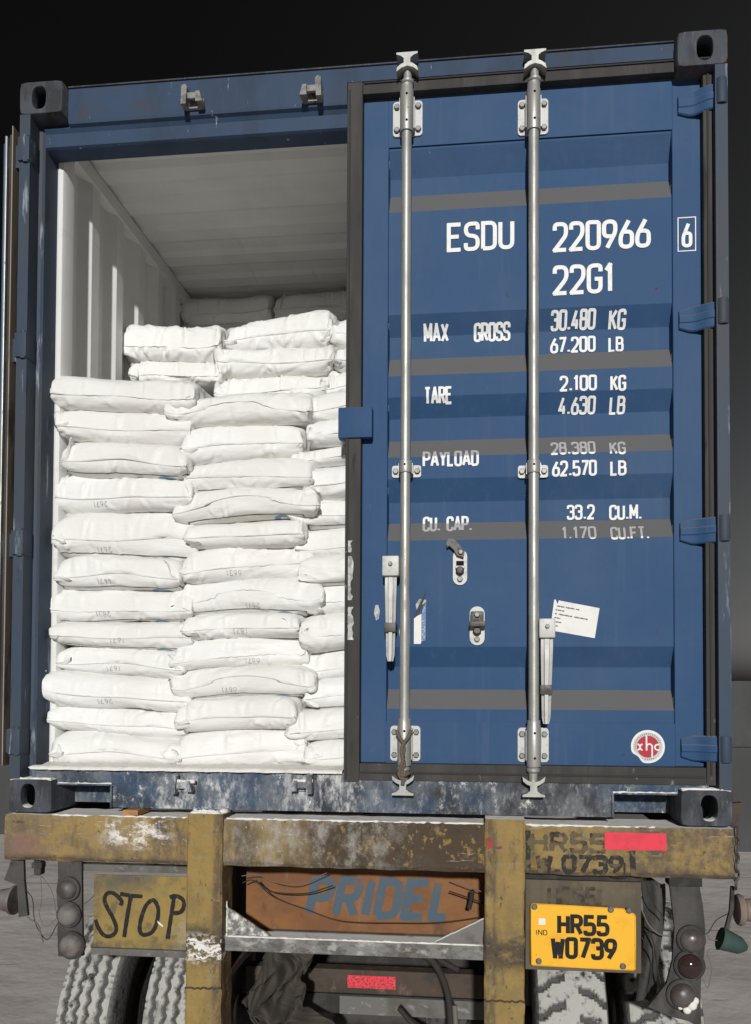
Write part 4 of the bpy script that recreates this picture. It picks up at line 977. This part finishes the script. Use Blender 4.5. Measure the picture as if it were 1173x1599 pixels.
# tape and brush marks on the beam
sub(MB().box(2.036, 2.228, -.0135, -.0118, -.077, -.022), 'reflective_tape', 'red_tape', label='red reflective tape on the beam')
lettering(tr, 'W.0739', 1.816, 2.096, -.158, -.095, lambda x, z: -.0115, 'worn_black', sw=.24, jit=.25, lift=.001)
lettering(tr, 'HR55', 1.80, 2.045, -.092, -.026, lambda x, z: -.0115, 'smudged_black', sw=.20, jit=.45, lift=.001)
mb = MB(); ribbon(mb, [(1.7925, -.022), (1.794, -.155)], .016, lambda x, z: -.0115, .001, jit=.1, rnd=random.Random(1)); ribbon(mb, [(2.122, -.080), (2.126, -.158)], .018, lambda x, z: -.0115, .001, jit=.1, rnd=random.Random(2)); ribbon(mb, [(2.098, -.118), (2.098, -.155)], .006, lambda x, z: -.0115, .001, jit=.2, rnd=random.Random(3))
sub(mb, 'brush_mark', 'worn_black', fix=False)
rp = random.Random(12)
def splat(x, z, a, b): return [(x + a * math.cos(t) * rp.uniform(.6, 1.2), z + b * math.sin(t) * rp.uniform(.6, 1.2)) for t in [k * .524 for k in range(12)]]
red_worn = mat('scuffed_red_paint', (.34, .05, .05), .7, layers=[dict(col=(.10, .07, .05), s=60, lo=.45, hi=.6, amt=.8)])
sub(MB().prism(splat(1.668, -.062, .014, .020), 'y', -.0262, -.0257), 'red_scuff', red_worn)
sub(MB().prism(splat(1.700, -.078, .012, .006), 'y', -.0262, -.0257), 'red_scuff', red_worn)
# tail lamp brackets
def dome(parent, x, y, z, r, m_, flat=.75):
    mb = MB(); mb.lathe([(r * 1.22, 0), (r * 1.22, -.010), (r * 1.10, -.014)], (x, y, z), 'y', 28); mb.build('lamp_rim', 'rubber', parent, smooth=35)
    mb = MB(); mb.lathe([(r * math.cos(rad(a)), -.012 - r * flat * math.sin(rad(a))) for a in (0, 12, 25, 38, 50, 62, 74, 85)], (x, y, z), 'y', 28); mb.build('tail_lamp', m_, parent, smooth=50)
lbk = sub(MB().prism([(.184, -.164), (.270, -.164), (.274, -.34), (.280, -.487), (.190, -.492), (.186, -.40), (.190, -.36), (.180, -.27), (.186, -.22)], 'y', .004, .016), 'lamp_bracket', 'rubber', label='black rubber tail lamp bracket left of the stop board')
for x, z, r, m_ in ((.228, -.258, .034, 'lens'), (.231, -.346, .036, 'lens_grey'), (.243, -.450, .039, 'lens_grey')): dome(lbk, x, .004, z, r, m_)
rbk = sub(MB().prism([(2.243, -.192), (2.335, -.190), (2.345, -.25), (2.352, -.325), (2.349, -.40), (2.338, -.47), (2.336, -.56), (2.338, -.640), (2.300, -.618), (2.240, -.605), (2.174, -.578), (2.20, -.545), (2.232, -.50), (2.250, -.43), (2.257, -.325)], 'y', .006, .020), 'lamp_bracket', 'rubber', label='black rubber tail lamp bracket right of the number plate')
sub(MB().box(2.238, 2.342, -.002, .055, -.1915, -.1645, bev=.004), 'bracket_cap', 'black_steel')
for x, z, r, m_ in ((2.306, -.358, .037, 'lens'), (2.301, -.440, .040, 'lens_dark'), (2.277, -.533, .040, 'lens')): dome(rbk, x, .006, z, r, m_)
mb = MB(); rp = random.Random(4)
for (x, z, r) in ((2.302, -.556, .022), (2.288, -.572, .016), (2.312, -.545, .014), (2.268, -.566, .010)):
    mb.lathe([(r * math.cos(rad(a)) * rp.uniform(.8, 1.2), -.004 - r * .7 * math.sin(rad(a))) for a in (0, 30, 60, 82)], (x, -.012, z), 'y', 10)
mb.build('caked_powder', 'powder', rbk, smooth=True)
# side marker lamps
mk = sub(MB().prism([(.003, -.164), (.048, -.164), (.052, -.24), (.067, -.362), (.034, -.368), (.026, -.256), (-.022, -.240), (-.004, -.19)], 'y', .020, .032), 'marker_bracket', 'rubber')
mb = MB(); mb.lathe([(.050, .0), (.050, -.010), (.042, -.016), (.036, -.05), (.028, -.085), (.018, -.10)], (.028, .012, -.306), 'x', 22); mb.build('marker_lamp', 'lens_grey', mk, smooth=35)
sub(MB().box(.086, .112, .02, .05, -.22, -.165, bev=.004), 'hanging_connector', 'rubber'); sub(MB().box(.080, .118, .015, .045, -.196, -.176, bev=.004), 'hanging_connector', 'rubber')
mk = sub(MB().prism([(2.434, -.19), (2.444, -.19), (2.442, -.26), (2.410, -.385), (2.398, -.385), (2.428, -.27)], 'y', .010, .022), 'marker_bracket', 'rubber')
mb = MB(); mb.lathe([(.030, 0), (.046, .003), (.050, .012), (.046, .022), (.030, .026), (.034, .03), (.036, .045), (.034, .10), (.02, .11)], (2.446, .010, -.262), 'x', 22); mb.build('marker_lamp', 'beige_plastic', mk, smooth=35)
mb = MB(); mb.tube([(2.396 + .082 * t, .004, -.352 - .028 * t) for t in [i / 10 for i in range(11)]], lambda t: (.036 - .012 * t) if t < .75 else (.027 - .07 * (t - .75)), 18); mb.build('marker_cup', 'green', mk, smooth=40)
# twist lock lever and chain at the right end of the beam
sub(MB().prism([(2.4405, .070), (2.476, .074), (2.480, .056), (2.468, .036), (2.458, -.09), (2.462, -.115), (2.4405, -.13)], 'y', .03, .06), 'twist_lock_lever', 'brown_steel')
for i in range(7):
    z = -.015 - i * .027; mb = MB(); pts = [(2.444 + (.010 * math.cos(a) if i % 2 else .004 * math.cos(a)), -.004 + (.004 * math.cos(a) if i % 2 else .010 * math.cos(a)), z + .018 * math.sin(a)) for a in [k * math.pi / 6 for k in range(13)]]
    mb.tube(pts, .0035, 6); sub(mb, 'chain_link', 'dark_iron', smooth=True)
# cables and hoses
def cable(pts, r=.0032, m_='cable', name='cable'):
    mb = MB(); mb.tube(crom(pts, 7), r * (.5 if r < .007 else 1), 7); return sub(mb, name, m_, smooth=True)
cable([(.106, .03, -.22), (.112, .03, -.30), (.104, .03, -.36), (.130, .03, -.40), (.180, .02, -.36)], .0022, 'cable_grey')
cable([(.05, .03, -.235), (.085, .04, -.225), (.11, .04, -.235), (.15, .03, -.28), (.165, .03, -.345), (.185, .02, -.375)], .0025, 'cable_grey')
cable([(.03, .03, -.26), (.075, .03, -.30), (.085, .03, -.37), (.10, .03, -.41), (.135, .03, -.445), (.165, .03, -.40), (.19, .02, -.36)], .003)
cable([(.06, .03, -.37), (.105, .02, -.392), (.118, .02, -.43), (.126, .02, -.452)], .0055, 'cable_grey')
cable([(.274, .02, -.315), (.29, .03, -.30), (.302, .04, -.285)], .0022)
cable([(.79, .15, -.235), (.85, .15, -.23), (.92, .14, -.252), (1.00, .14, -.255), (1.10, .15, -.215)], .0032, 'cable_grey')
cable([(.79, .16, -.262), (.83, .16, -.252), (.90, .16, -.29), (1.02, .17, -.295), (1.12, .16, -.262)], .0045)
cable([(.84, .16, -.25), (.90, .17, -.31), (1.02, .18, -.355), (1.15, .18, -.392), (1.35, .18, -.392), (1.50, .18, -.385), (1.648, .16, -.355)], .0040)
cable([(1.535, .14, -.225), (1.59, .14, -.245), (1.648, .13, -.262)], .004, 'cable_grey'); cable([(1.53, .16, -.27), (1.58, .16, -.285), (1.65, .15, -.305)], .005)
cable([(1.600, .13, -.32), (1.606, .13, -.295), (1.612, .12, -.255)], .008)
cable([(1.40, .32, -.53), (1.47, .30, -.57), (1.515, .30, -.66), (1.53, .30, -.76), (1.535, .30, -.92)], .013, name='hose')
cable([(1.47, .3, -.53), (1.50, .28, -.555), (1.56, .28, -.585)], .011, name='hose')
cable([(1.33, .40, -.78), (1.40, .38, -.84), (1.48, .38, -.87), (1.56, .38, -.84)], .010, name='hose')
cable([(1.545, .3, -.72), (1.55, .3, -.80), (1.552, .3, -.90)], .010, 'cable_grey', name='hose')
cable([(2.168, .03, -.17), (2.180, .03, -.215), (2.20, .03, -.26), (2.235, .03, -.31)], .0035)
cable([(2.16, .06, -.27), (2.185, .06, -.33), (2.22, .05, -.36), (2.255, .04, -.362)], .005, 'cable_grey')
cable([(2.165, .06, -.29), (2.20, .06, -.38), (2.215, .06, -.47), (2.222, .05, -.52)], .004)
cable([(2.17, .08, -.38), (2.195, .08, -.45), (2.20, .08, -.52), (2.19, .08, -.56)], .0035)
cable([(2.345, .02, -.345), (2.365, .02, -.34), (2.39, .02, -.30), (2.432, .02, -.275)], .003); cable([(2.36, .02, -.345), (2.375, .02, -.365), (2.40, .02, -.36), (2.42, .02, -.345), (2.436, .02, -.318)], .0028, 'cable_grey')
cable([(2.405, .01, -.39), (2.36, .01, -.395), (2.372, .01, -.45), (2.366, .01, -.49), (2.358, .01, -.51), (2.340, .01, -.475)], .0025, 'cable_grey')
cable([(2.13, .02, -.165), (2.10, .01, -.172), (2.06, .01, -.170)], .003)
# mud guard rubber hanging beside the right wheels
mb = MB(); rp = random.Random(31); n = 14; vs = []
for i in range(n + 1):
    t = i / n; z = -.20 - .40 * t
    for j in range(6):
        s_ = j / 5; vs.append((2.168 + .07 * s_ + .018 * math.sin(t * 4 + s_), .10 + .02 * math.sin(s_ * 7 + t * 3) + .004 * rp.random(), z + .012 * math.sin(s_ * 5)))
fs = [(i * 6 + j, (i + 1) * 6 + j, (i + 1) * 6 + j + 1, i * 6 + j + 1) for i in range(n) for j in range(5)]
mb.add(vs, fs); mb.add([(x, y + .006, z) for x, y, z in vs], [f[::-1] for f in fs]); sub(mb, 'mud_guard', 'rubber', smooth=True)

# wheels: tyre with cut tread, on a rim
def tyre(x0, x1, style, seed):
    nth, nw = 400, 44; R0, yc, zc = .52, .75, GZ + .52
    rp = np.random.default_rng(seed); ph0 = rp.uniform(0, 6)
    th = np.arange(nth) / nth * 2 * np.pi; wv = np.linspace(0, 1, nw + 1)
    T, Wv = np.meshgrid(th, wv, indexing='ij'); arc = T * R0
    width = x1 - x0; xw = Wv * width
    if style == 'rib':
        g = np.zeros_like(T)
        for c, hw, amp in ((.16, .0065, .010), (.385, .005, .012), (.60, .005, .012), (.84, .0065, .010)):
            zz = amp * (2 * np.abs(((arc / .052 + c * 3 + ph0) % 1) - .5) * 2 - 1)
            d = np.abs(xw - c * width - zz * .55); g = np.maximum(g, np.clip(1 - (d - hw) / .004, 0, 1))
        sip = ((arc / .026 + ph0) % 1 < .16) & (np.abs(((Wv * 5) % 1) - .5) > .22); g = np.maximum(g, sip * .45)
    else:
        s = ((arc + .55 * np.abs(xw - width / 2) * np.where(Wv > .5, 1, 1)) / .098 + np.where(Wv > .5, .45, 0) + ph0) % 1
        wig = .05 * np.sin(xw * 90)
        g = ((np.abs(s - .5 + wig) < .13) & (np.abs(Wv - .5) > .10)).astype(float)
    dep = .014 * g; rr = R0 - dep - .012 * np.abs(Wv * 2 - 1) ** 4
    rr = rr + rp.normal(0, .0008, rr.shape)
    X = x0 + xw; Y = yc - rr * np.cos(T); Z = zc + rr * np.sin(T)
    vs = np.stack([X, Y, Z], -1).reshape(-1, 3).tolist(); at = (1 - .85 * np.clip(g * 1.2, 0, 1)).reshape(-1).tolist()
    m_ = nw + 1; fs = []
    for i in range(nth):
        j = (i + 1) % nth
        fs += [(i * m_ + k, i * m_ + k + 1, j * m_ + k + 1, j * m_ + k) for k in range(nw)]
    # sidewalls
    side = [(-.010, .475), (-.016, .40), (-.010, .31), (.01, .28)]
    for sgn, col, xb in ((1, 0, x0), (-1, nw, x1)):
        prev = [i * m_ + col for i in range(nth)]
        for dx, r in side:
            base = len(vs)
            for i in range(nth): vs.append((xb + sgn * dx, yc - r * math.cos(th[i]), zc + r * math.sin(th[i]))); at.append(.25)
            cur = list(range(base, base + nth))
            for i in range(nth): fs.append((prev[i], prev[(i + 1) % nth], cur[(i + 1) % nth], cur[i]))
            prev = cur
    mb = MB(); mb.lathe([(.27, 0), (.285, .01), (.27, .03), (.26, (x1 - x0) / 2), (.27, x1 - x0 - .03), (.285, x1 - x0 - .01), (.27, x1 - x0)], (x0, yc, zc), 'x', 32)
    wh = sub(mb, 'wheel', 'dark_iron', smooth=35)
    mb = MB(); mb.v = vs; mb.f = fs; mb.m = [0] * len(fs); o = mb.build('tyre', 'tyre', wh, smooth=35)
    a = o.data.attributes.new('tread', 'FLOAT', 'POINT'); a.data.foreach_set('value', at)
tyre(.038, .236, 'rib', 1); tyre(.378, .590, 'rib', 2); tyre(1.850, 2.090, 'lug', 3); tyre(2.172, 2.425, 'lug', 4)

# rag stuffed under the crossbar
mb = MB(); rp = np.random.default_rng(6); nu, nv = 40, 46
U, Vv = np.meshgrid(np.linspace(0, 1, nu + 1), np.linspace(0, 1, nv + 1), indexing='ij')
X = .812 + .13 * U + .035 * np.sin(Vv * 7 + .5) + .02 * np.sin(Vv * 17 + U * 5) + .14 * Vv * U * U
Z = -.50 - .40 * Vv + .035 * np.sin(U * 6 + Vv * 3) + .012 * np.sin(U * 23 + Vv * 19)
Y = .30 + .03 * np.sin(U * 9 + 3 * np.sin(Vv * 5)) + .022 * np.sin(U * 17 + Vv * 21) + .014 * np.sin(U * 31 - Vv * 33) + .05 * np.sin(Vv * 8)
vs = np.stack([X, Y, Z], -1).reshape(-1, 3).tolist(); m_ = nv + 1
fs = [(i * m_ + j, (i + 1) * m_ + j, (i + 1) * m_ + j + 1, i * m_ + j + 1) for i in range(nu) for j in range(nv)]
mb.add(vs, fs).add([(x, y + .004, z) for x, y, z in vs], [f[::-1] for f in fs]); mb.build('rag', 'rag', smooth=True, fix=False, label='drab brown cloth rag hanging behind the left post', cat='rag')

# ------------------------------------------------------------------ sacks
NU, NV = 60, 36
def sim_sacks(V, seed, steps=74, passes=4):
    """blow up flat sewn sacks between their neighbours: position based cloth"""
    rg = np.random.default_rng(seed)
    Lu = .585 + rg.uniform(-.012, .012, V); Lv = .66 + rg.uniform(-.02, .02, V)
    uu = np.linspace(-.5, .5, NU + 1); tt = np.linspace(0, 1, NV + 1) ** 1.5
    P = np.zeros((V, 2, NU + 1, NV + 1, 3))
    P[..., 0] = (uu[None, :, None] * Lu[:, None, None])[:, None] * .97; P[..., 1] = (tt[None, None, :] * Lv[:, None, None])[:, None]
    R0 = P.copy(); R0[..., 0] /= .97
    bump = np.cos(np.pi * uu)[:, None] * np.sin(np.pi * tt)[None, :]
    P[:, 0, ..., 2] += .03 * bump; P[:, 1, ..., 2] -= .03 * bump
    P[..., 2] += rg.normal(0, .004, P.shape[:-1])
    ph = rg.uniform(0, 6.3, (V, 4)); am = rg.normal(0, 1, (V, 4))
    wave = am[:, 0, None] * .010 * np.sin(uu * 5 + ph[:, 0, None]) + am[:, 1, None] * .006 * np.sin(uu * 13 + ph[:, 1, None])
    T = .112
    def und(X, Y, k):
        s = np.zeros_like(X)
        for j in range(3): s += .0035 * am[:, (j + k) % 4, None, None] * np.sin(X * (7 + 5 * j) + Y * (4 + 6 * j) + ph[:, (j + 2 * k) % 4, None, None])
        return s
    du = np.linalg.norm(R0[:, :, 1:] - R0[:, :, :-1], axis=-1); dv = np.linalg.norm(R0[..., 1:, :] - R0[..., :-1, :], axis=-1)
    d1 = np.linalg.norm(R0[:, :, 1:, 1:] - R0[:, :, :-1, :-1], axis=-1)
    O = P.copy()
    def fix(A, B, L, k):
        d = B - A; l = np.sqrt((d * d).sum(-1)) + 1e-9
        return d * ((l - L) / l * .5 * k)[..., None]
    for s in range(steps):
        gu = np.gradient(P, axis=2); gv = np.gradient(P, axis=3)
        n = np.cross(gu, gv); n /= np.linalg.norm(n, axis=-1, keepdims=True) + 1e-12; n[:, 1] *= -1
        vel = (P - O) * .86; O = P.copy()
        P = P + vel + n * (.0010 if s < steps * .7 else .0005); P[..., 2] -= .00004
        P[:, :, :, 0, 2] += (wave * .02)[:, None]
        for q in range(passes):
            for o in (0, 1):
                A = P[:, :, o:-1:2]; B = P[:, :, o + 1::2]; m = min(A.shape[2], B.shape[2]); A = A[:, :, :m]; B = B[:, :, :m]
                c = fix(A, B, du[:, :, o::2][:, :, :m], .9); A += c; B -= c
            for o in (0, 1):
                A = P[..., o:-1:2, :]; B = P[..., o + 1::2, :]; m = min(A.shape[3], B.shape[3]); A = A[..., :m, :]; B = B[..., :m, :]
                c = fix(A, B, dv[..., o::2][..., :m], .9); A += c; B -= c
            c = fix(P[:, :, :-1, :-1], P[:, :, 1:, 1:], d1, .22); P[:, :, :-1, :-1] += c; P[:, :, 1:, 1:] -= c
            c = fix(P[:, :, 1:, :-1], P[:, :, :-1, 1:], d1, .22); P[:, :, 1:, :-1] += c; P[:, :, :-1, 1:] -= c
            for sl in (np.s_[:, :, 0, :], np.s_[:, :, -1, :], np.s_[:, :, :, 0], np.s_[:, :, :, -1]): P[sl] = P[sl].mean(1, keepdims=True)
            X = P[..., 0].reshape(V, 2, -1); Y = P[..., 1].reshape(V, 2, -1); Z = P[..., 2].reshape(V, 2, -1)
            zt = T / 2 + und(X, Y, 0); zb = -T / 2 + und(X, Y, 1); hit = (Z > zt) | (Z < zb)
            xl = .248 + .010 * np.sin(Z * 38 + ph[:, 0, None, None]) + .006 * np.sin(Y * 22 + ph[:, 1, None, None]); xr = .252 + .010 * np.sin(Z * 33 + ph[:, 2, None, None]) + .006 * np.sin(Y * 19 + ph[:, 3, None, None])
            P[..., 0] = np.clip(X, -xl, xr).reshape(P.shape[:-1])
            yf = .012 * np.sin(X * 9 + ph[:, 1, None, None]) * am[:, 2, None, None] * .4
            P[..., 1] = np.maximum(Y, yf - .012).reshape(P.shape[:-1])
            P[..., 2] = np.clip(Z, zb, zt).reshape(P.shape[:-1])
            h = hit.reshape(P.shape[:-1])[..., None]
            P[..., :2] = np.where(h, P[..., :2] * .6 + O[..., :2] * .4, P[..., :2])
    return P, Lu, Lv, tt
NVAR = 8
SP, SLU, SLV, STT = sim_sacks(NVAR, 1)
def up2(A):
    """double the resolution along u with a smooth curve"""
    n = A.shape[1]; out = np.zeros((2, 2 * n - 1, A.shape[2], 3)); out[:, ::2] = A
    pad = np.concatenate([2 * A[:, :1] - A[:, 1:2], A, 2 * A[:, -1:] - A[:, -2:-1]], 1)
    out[:, 1::2] = (-pad[:, :-3] + 9 * pad[:, 1:-2] + 9 * pad[:, 2:-1] - pad[:, 3:]) / 16
    return out
def sack(label, group, cx, y0, zb, zt, xa, xb, seed, printed=False, stamp=None, wscale=1.0, lump=1.0, yaw=0.0, ymin=0.0):
    """zb, zt: heights of underside and top at xa and xb"""
    rg = np.random.default_rng(seed); k = seed % NVAR
    A = up2(SP[k]); nu = A.shape[1]; nv = A.shape[2]
    uu = np.linspace(-.5, .5, nu) * SLU[k]; vv = STT * SLV[k]
    mir = rg.random() < .5
    U, Vv = np.meshgrid(uu, vv, indexing='ij')
    # creases: short ridges that start at the ends and at the hem
    gu = np.gradient(A, axis=1); gv = np.gradient(A, axis=2); nrm = np.cross(gu, gv); nrm /= np.linalg.norm(nrm, axis=-1, keepdims=True) + 1e-12; nrm[1] *= -1
    D = np.zeros((2, nu, nv))
    for s in (0, 1):
        for q in range(26):
            if q < 14:
                side = 1 if rg.random() < .6 else -1; u0 = side * SLU[k] * .5 * rg.uniform(.80, 1.0); v0 = rg.uniform(0, .09); ang = (np.pi if side > 0 else 0) + rg.normal(0, .75); ln = rg.uniform(.04, .13)
            elif q < 21: u0 = rg.uniform(-.24, .24); v0 = rg.uniform(0, .012); ang = rg.uniform(.5, 2.6); ln = rg.uniform(.02, .06)
            else: u0 = rg.uniform(-.2, .2); v0 = rg.uniform(.0, .06); ang = rg.choice([0, np.pi]) + rg.normal(0, .35); ln = rg.uniform(.08, .2)
            du_, dv_ = np.cos(ang), np.sin(ang) if q >= 14 else np.sin(ang) * .8
            a = (U - u0) * du_ + (Vv - v0) * dv_; b = -(U - u0) * dv_ + (Vv - v0) * du_
            b = b + .25 * a * a / ln * rg.normal(0, 1)
            wd = rg.uniform(.0040, .0095); amp = rg.uniform(.0018, .0064) * lump * (1 if q < 21 else .8)
            env = np.exp(-((a - ln * .4) / (ln * .55)) ** 2)
            D[s] += amp * env * (np.exp(-(b / wd) ** 2) - .75 * np.exp(-((b - wd * 1.7) / (wd * 1.2)) ** 2))
        for q in range(3): D[s] += .0016 * lump * rg.normal(0, 1) * np.sin(U * rg.uniform(10, 26) + Vv * rg.uniform(-25, 25) + rg.uniform(0, 6))
    edge = np.minimum(1, np.minimum(Vv / .012, np.minimum((SLU[k] / 2 - np.abs(U)) / .012, 1)))
    D *= np.clip(edge, .15, 1)
    A = A + nrm * D[..., None]
    # corners drawn out into ears
    for sg in (-1, 1):
        wq = np.exp(-((SLU[k] / 2 - sg * U) / rg.uniform(.025, .05)) ** 2) * np.exp(-(Vv / rg.uniform(.03, .07)) ** 2)
        A[..., 0] += sg * wq * rg.uniform(.0, .034); A[..., 2] *= (1 - .45 * wq); A[..., 2] += wq * rg.normal(0, .016); A[..., 1] -= wq * rg.uniform(0, .02)
    # hem along the sewn front edge, folded up or down in stretches
    rim = A[0, :, 0].copy(); fold = np.cumsum(rg.normal(0, .25, nu)); fold = np.convolve(fold - fold.mean(), np.ones(27) / 27, 'same')
    hz = np.tanh(fold * .5 + rg.normal(0, .6)) * .0075 * rg.uniform(.1, .75); hemw = .005 + .003 * np.sin(np.arange(nu) * .21 + rg.uniform(0, 6))
    hem1 = rim + np.stack([np.zeros(nu), -.35 * hemw, hz * .6], -1); hem2 = rim + np.stack([np.zeros(nu), -.5 * hemw, hz * 1.3 + .0006 * np.sin(np.arange(nu) * rg.uniform(.5, 1.1))], -1)
    V3 = np.concatenate([A.reshape(-1, 3), hem1, hem2]).copy()
    if mir: V3[:, 0] *= -1
    T = .112
    x = cx + V3[:, 0] * wscale; t = np.clip((x - xa) / (xb - xa), -.25, 1.25)
    f = V3[:, 2] / T + .5
    lo = zb[0] + (zb[1] - zb[0]) * t; hi = zt[0] + (zt[1] - zt[0]) * t
    sag = rg.normal(0, .006) * (1 - (2 * t - 1) ** 2)
    fb = np.sign(f - .5) * .5 * np.abs(2 * f - 1) ** .55
    z = lo + (hi - lo) * (.5 + fb * 1.11) + sag * .5
    y = y0 + V3[:, 1] + .04 * yaw * (t - .5)
    y = np.maximum(y, ymin + .002 * np.abs(np.sin(x * 40 + z * 90)))
    co = np.stack([x, y, z], -1)
    org = np.array([cx, y0 + .3, min(zb)]); co -= org
    n_ = 2 * nu * nv; idx = np.arange(n_).reshape(2, nu, nv); F = []
    for s in (0, 1):
        a = idx[s]; q = np.stack([a[:-1, :-1], a[1:, :-1], a[1:, 1:], a[:-1, 1:]], -1).reshape(-1, 4); F.append(q if (s == 0) != mir else q[:, ::-1])
    h0 = idx[0, :, 0]; h1 = n_ + np.arange(nu); h2 = h1 + nu
    for a, b in ((h0, h1), (h1, h2)): q = np.stack([a[:-1], b[:-1], b[1:], a[1:]], -1); F.append(q if not mir else q[:, ::-1])
    F = np.concatenate(F)
    me = bpy.data.meshes.new('sack'); me.vertices.add(len(co)); me.vertices.foreach_set('co', co.ravel())
    me.loops.add(F.size); me.loops.foreach_set('vertex_index', F.ravel()); me.polygons.add(len(F)); me.polygons.foreach_set('loop_start', np.arange(0, F.size, 4)); 
    me.update(calc_edges=True)
    uvv = np.zeros((len(co), 2)); g2 = np.stack([U * (-1 if mir else 1), Vv], -1); uvv[:n_ // 2] = g2.reshape(-1, 2); uvv[n_ // 2:n_] = (g2 + np.array([0, 2.0])).reshape(-1, 2); uvv[n_:, 1] = -1
    ul = me.uv_layers.new(name='UVMap'); ul.data.foreach_set('uv', uvv[F.ravel()].ravel())
    me.materials.append(M['sack_print' if printed else 'sack']); me.polygons.foreach_set('use_smooth', np.ones(len(F), bool))
    bm = bmesh.new(); bm.from_mesh(me); bmesh.ops.remove_doubles(bm, verts=bm.verts, dist=2e-6); bm.to_mesh(me); bm.free()
    o = bpy.data.objects.new('sack', me); C.objects.link(o); place(o, org, None); tag(o, label, 'sack', group)
    if stamp:
        bvh = BVHTree.FromPolygons([Vector(c) for c in co.tolist()], F.tolist())
        txt, xs, zz = stamp
        def surf(px, pz):
            h = bvh.ray_cast(Vector((px - org[0], -.6, pz - org[2])), Vector((0, 1, 0)))
            return (h[0].y + org[1]) if h[0] is not None else y0 + .02
        h_ = .017; polys = [[(2 * xs + .052 - p[0], 2 * zz - p[1]) for p in pl] for pl in glyph_polys(txt, xs, xs + .052, zz - h_ / 2, zz + h_ / 2, 0, .3)]
        lettering(o, txt, xs, xs + .05, 0, .0021 / .15 * 1.0, surf, 'stamp', sw=.15, polys=polys, name='stamp', lift=.0012)
    return o
ORD = ['topmost', 'second from the top', 'third from the top', 'fourth from the top', 'fifth from the top', 'sixth from the top', 'seventh from the top', 'eighth from the top', 'ninth from the top', 'tenth from the top', 'eleventh from the top', 'second from the bottom', 'lowest', 'lowest']
CA = [(1.592, 1.556), (1.472, 1.436), (1.352, 1.316), (1.228, 1.198), (1.082, 1.085), (.926, .906), (.805, .791), (.679, .682), (.594, .572), (.496, .467), (.374, .349), (.282, .245), (.160, .160)]
CB = [(1.492, 1.512), (1.392, 1.393), (1.251, 1.274), (1.147, 1.152), (1.032, 1.05), (.943, .95), (.821, .828), (.707, .706), (.609, .621), (.506, .511), (.399, .41), (.279, .296), (.160, .160)]
CC = [(1.505, 1.535), (1.399, 1.43), (1.303, 1.33), (1.235, 1.26), (1.121, 1.14), (1.02, 1.05), (.913, .93), (.81, .82), (.7, .72), (.574, .60), (.469, .49), (.363, .39), (.256, .28), (.160, .160)]
stampA = {3: ('2671', .225), 4: ('2671', .24), 5: ('4471', .25), 6: ('2831', .24), 7: ('1671', .30), 8: ('1671', .28), 9: ('2671', .26)}
stampB = {5: ('6631', .73), 6: ('2671', .80), 7: ('1871', .76), 8: ('6671', .80), 9: ('6671', .72)}
for col, cx, xa, xb, L_, st, pr_, nm in (('A', .335, .124, .580, CA, stampA, {2, 4, 5, 6, 7}, 'left'), ('B', .788, .580, 1.010, CB, stampB, {2, 3, 6, 9}, 'middle'), ('C', 1.250, 1.045, 1.465, CC, {}, {4, 5, 6, 10}, 'right')):
    rr = random.Random(ord(col)); last = len(L_) - 2
    for i in range(len(L_) - 1):
        zt, zb = L_[i], L_[i + 1]
        od = 'lowest' if i == last else ('second from the bottom' if i == last - 1 else ORD[i])
        stp = (st[i][0], st[i][1], (zb[0] + zb[1]) / 2 + .024) if i in st else None
        sack(f'white woven sack, {od} of the {nm} column of the front stack', 'sacks of the front stack', cx + rr.uniform(-.014, .018), .118 + rr.uniform(-.012, .020) + (.012 if col == 'C' else 0), zb, zt, xa, xb, ord(col) * 17 + i * 5 + i // 3, i in pr_, stp, rr.uniform(*{'A': (1.05, 1.13), 'B': (.99, 1.06), 'C': (1.08, 1.15)}[col]), yaw=rr.uniform(-1, 1), ymin=.1145 if col == 'C' else 0)
T2 = [('left', .295, (1.855, 1.835), (2.010, 1.985), 'topmost', .88), ('left', .295, (1.735, 1.73), (1.852, 1.832), 'second from the top', .88),
      ('middle', .765, (1.870, 1.880), (1.985, 2.062), 'topmost', 1.08), ('middle', .760, (1.762, 1.762), (1.880, 1.880), 'second from the top', 1.06), ('middle', .775, (1.645, 1.645), (1.762, 1.760), 'third from the top', 1.06),
      ('right', 1.235, (1.872, 1.872), (1.992, 1.996), 'topmost', 1.0), ('right', 1.235, (1.768, 1.768), (1.868, 1.870), 'second from the top', 1.0), ('right', 1.230, (1.655, 1.655), (1.765, 1.766), 'third from the top', 1.0)]
for i, (nm, cx, zb, zt, od, ws) in enumerate(T2):
    sack(f'white woven sack, {od} of the {nm} column of the raised second stack', 'sacks of the second stack', cx, .645 + .01 * (i % 3), tuple(q + .030 for q in zb), tuple(q + .030 for q in zt), cx - .22, cx + .22, 401 + i * 7, False, None, ws, 1.9)
for i, (nm, cx, zb, zt, od) in enumerate([('left', .300, (2.335, 2.335), (2.475, 2.475), 'topmost'), ('left', .300, (2.21, 2.21), (2.335, 2.335), 'second from the top'), ('right', .770, (2.335, 2.33), (2.470, 2.475), 'topmost'), ('right', .770, (2.21, 2.21), (2.335, 2.33), 'second from the top'), ('far right', 1.235, (2.33, 2.33), (2.47, 2.47), 'topmost')]):
    sack(f'shaded sack near the ceiling, {od} of the {nm} back column', 'sacks of the back stack', cx, 1.31, tuple(q + .012 for q in zb), tuple(q + .022 for q in zt), cx - .22, cx + .22, 601 + i * 3, False, None, .95, 1.2)
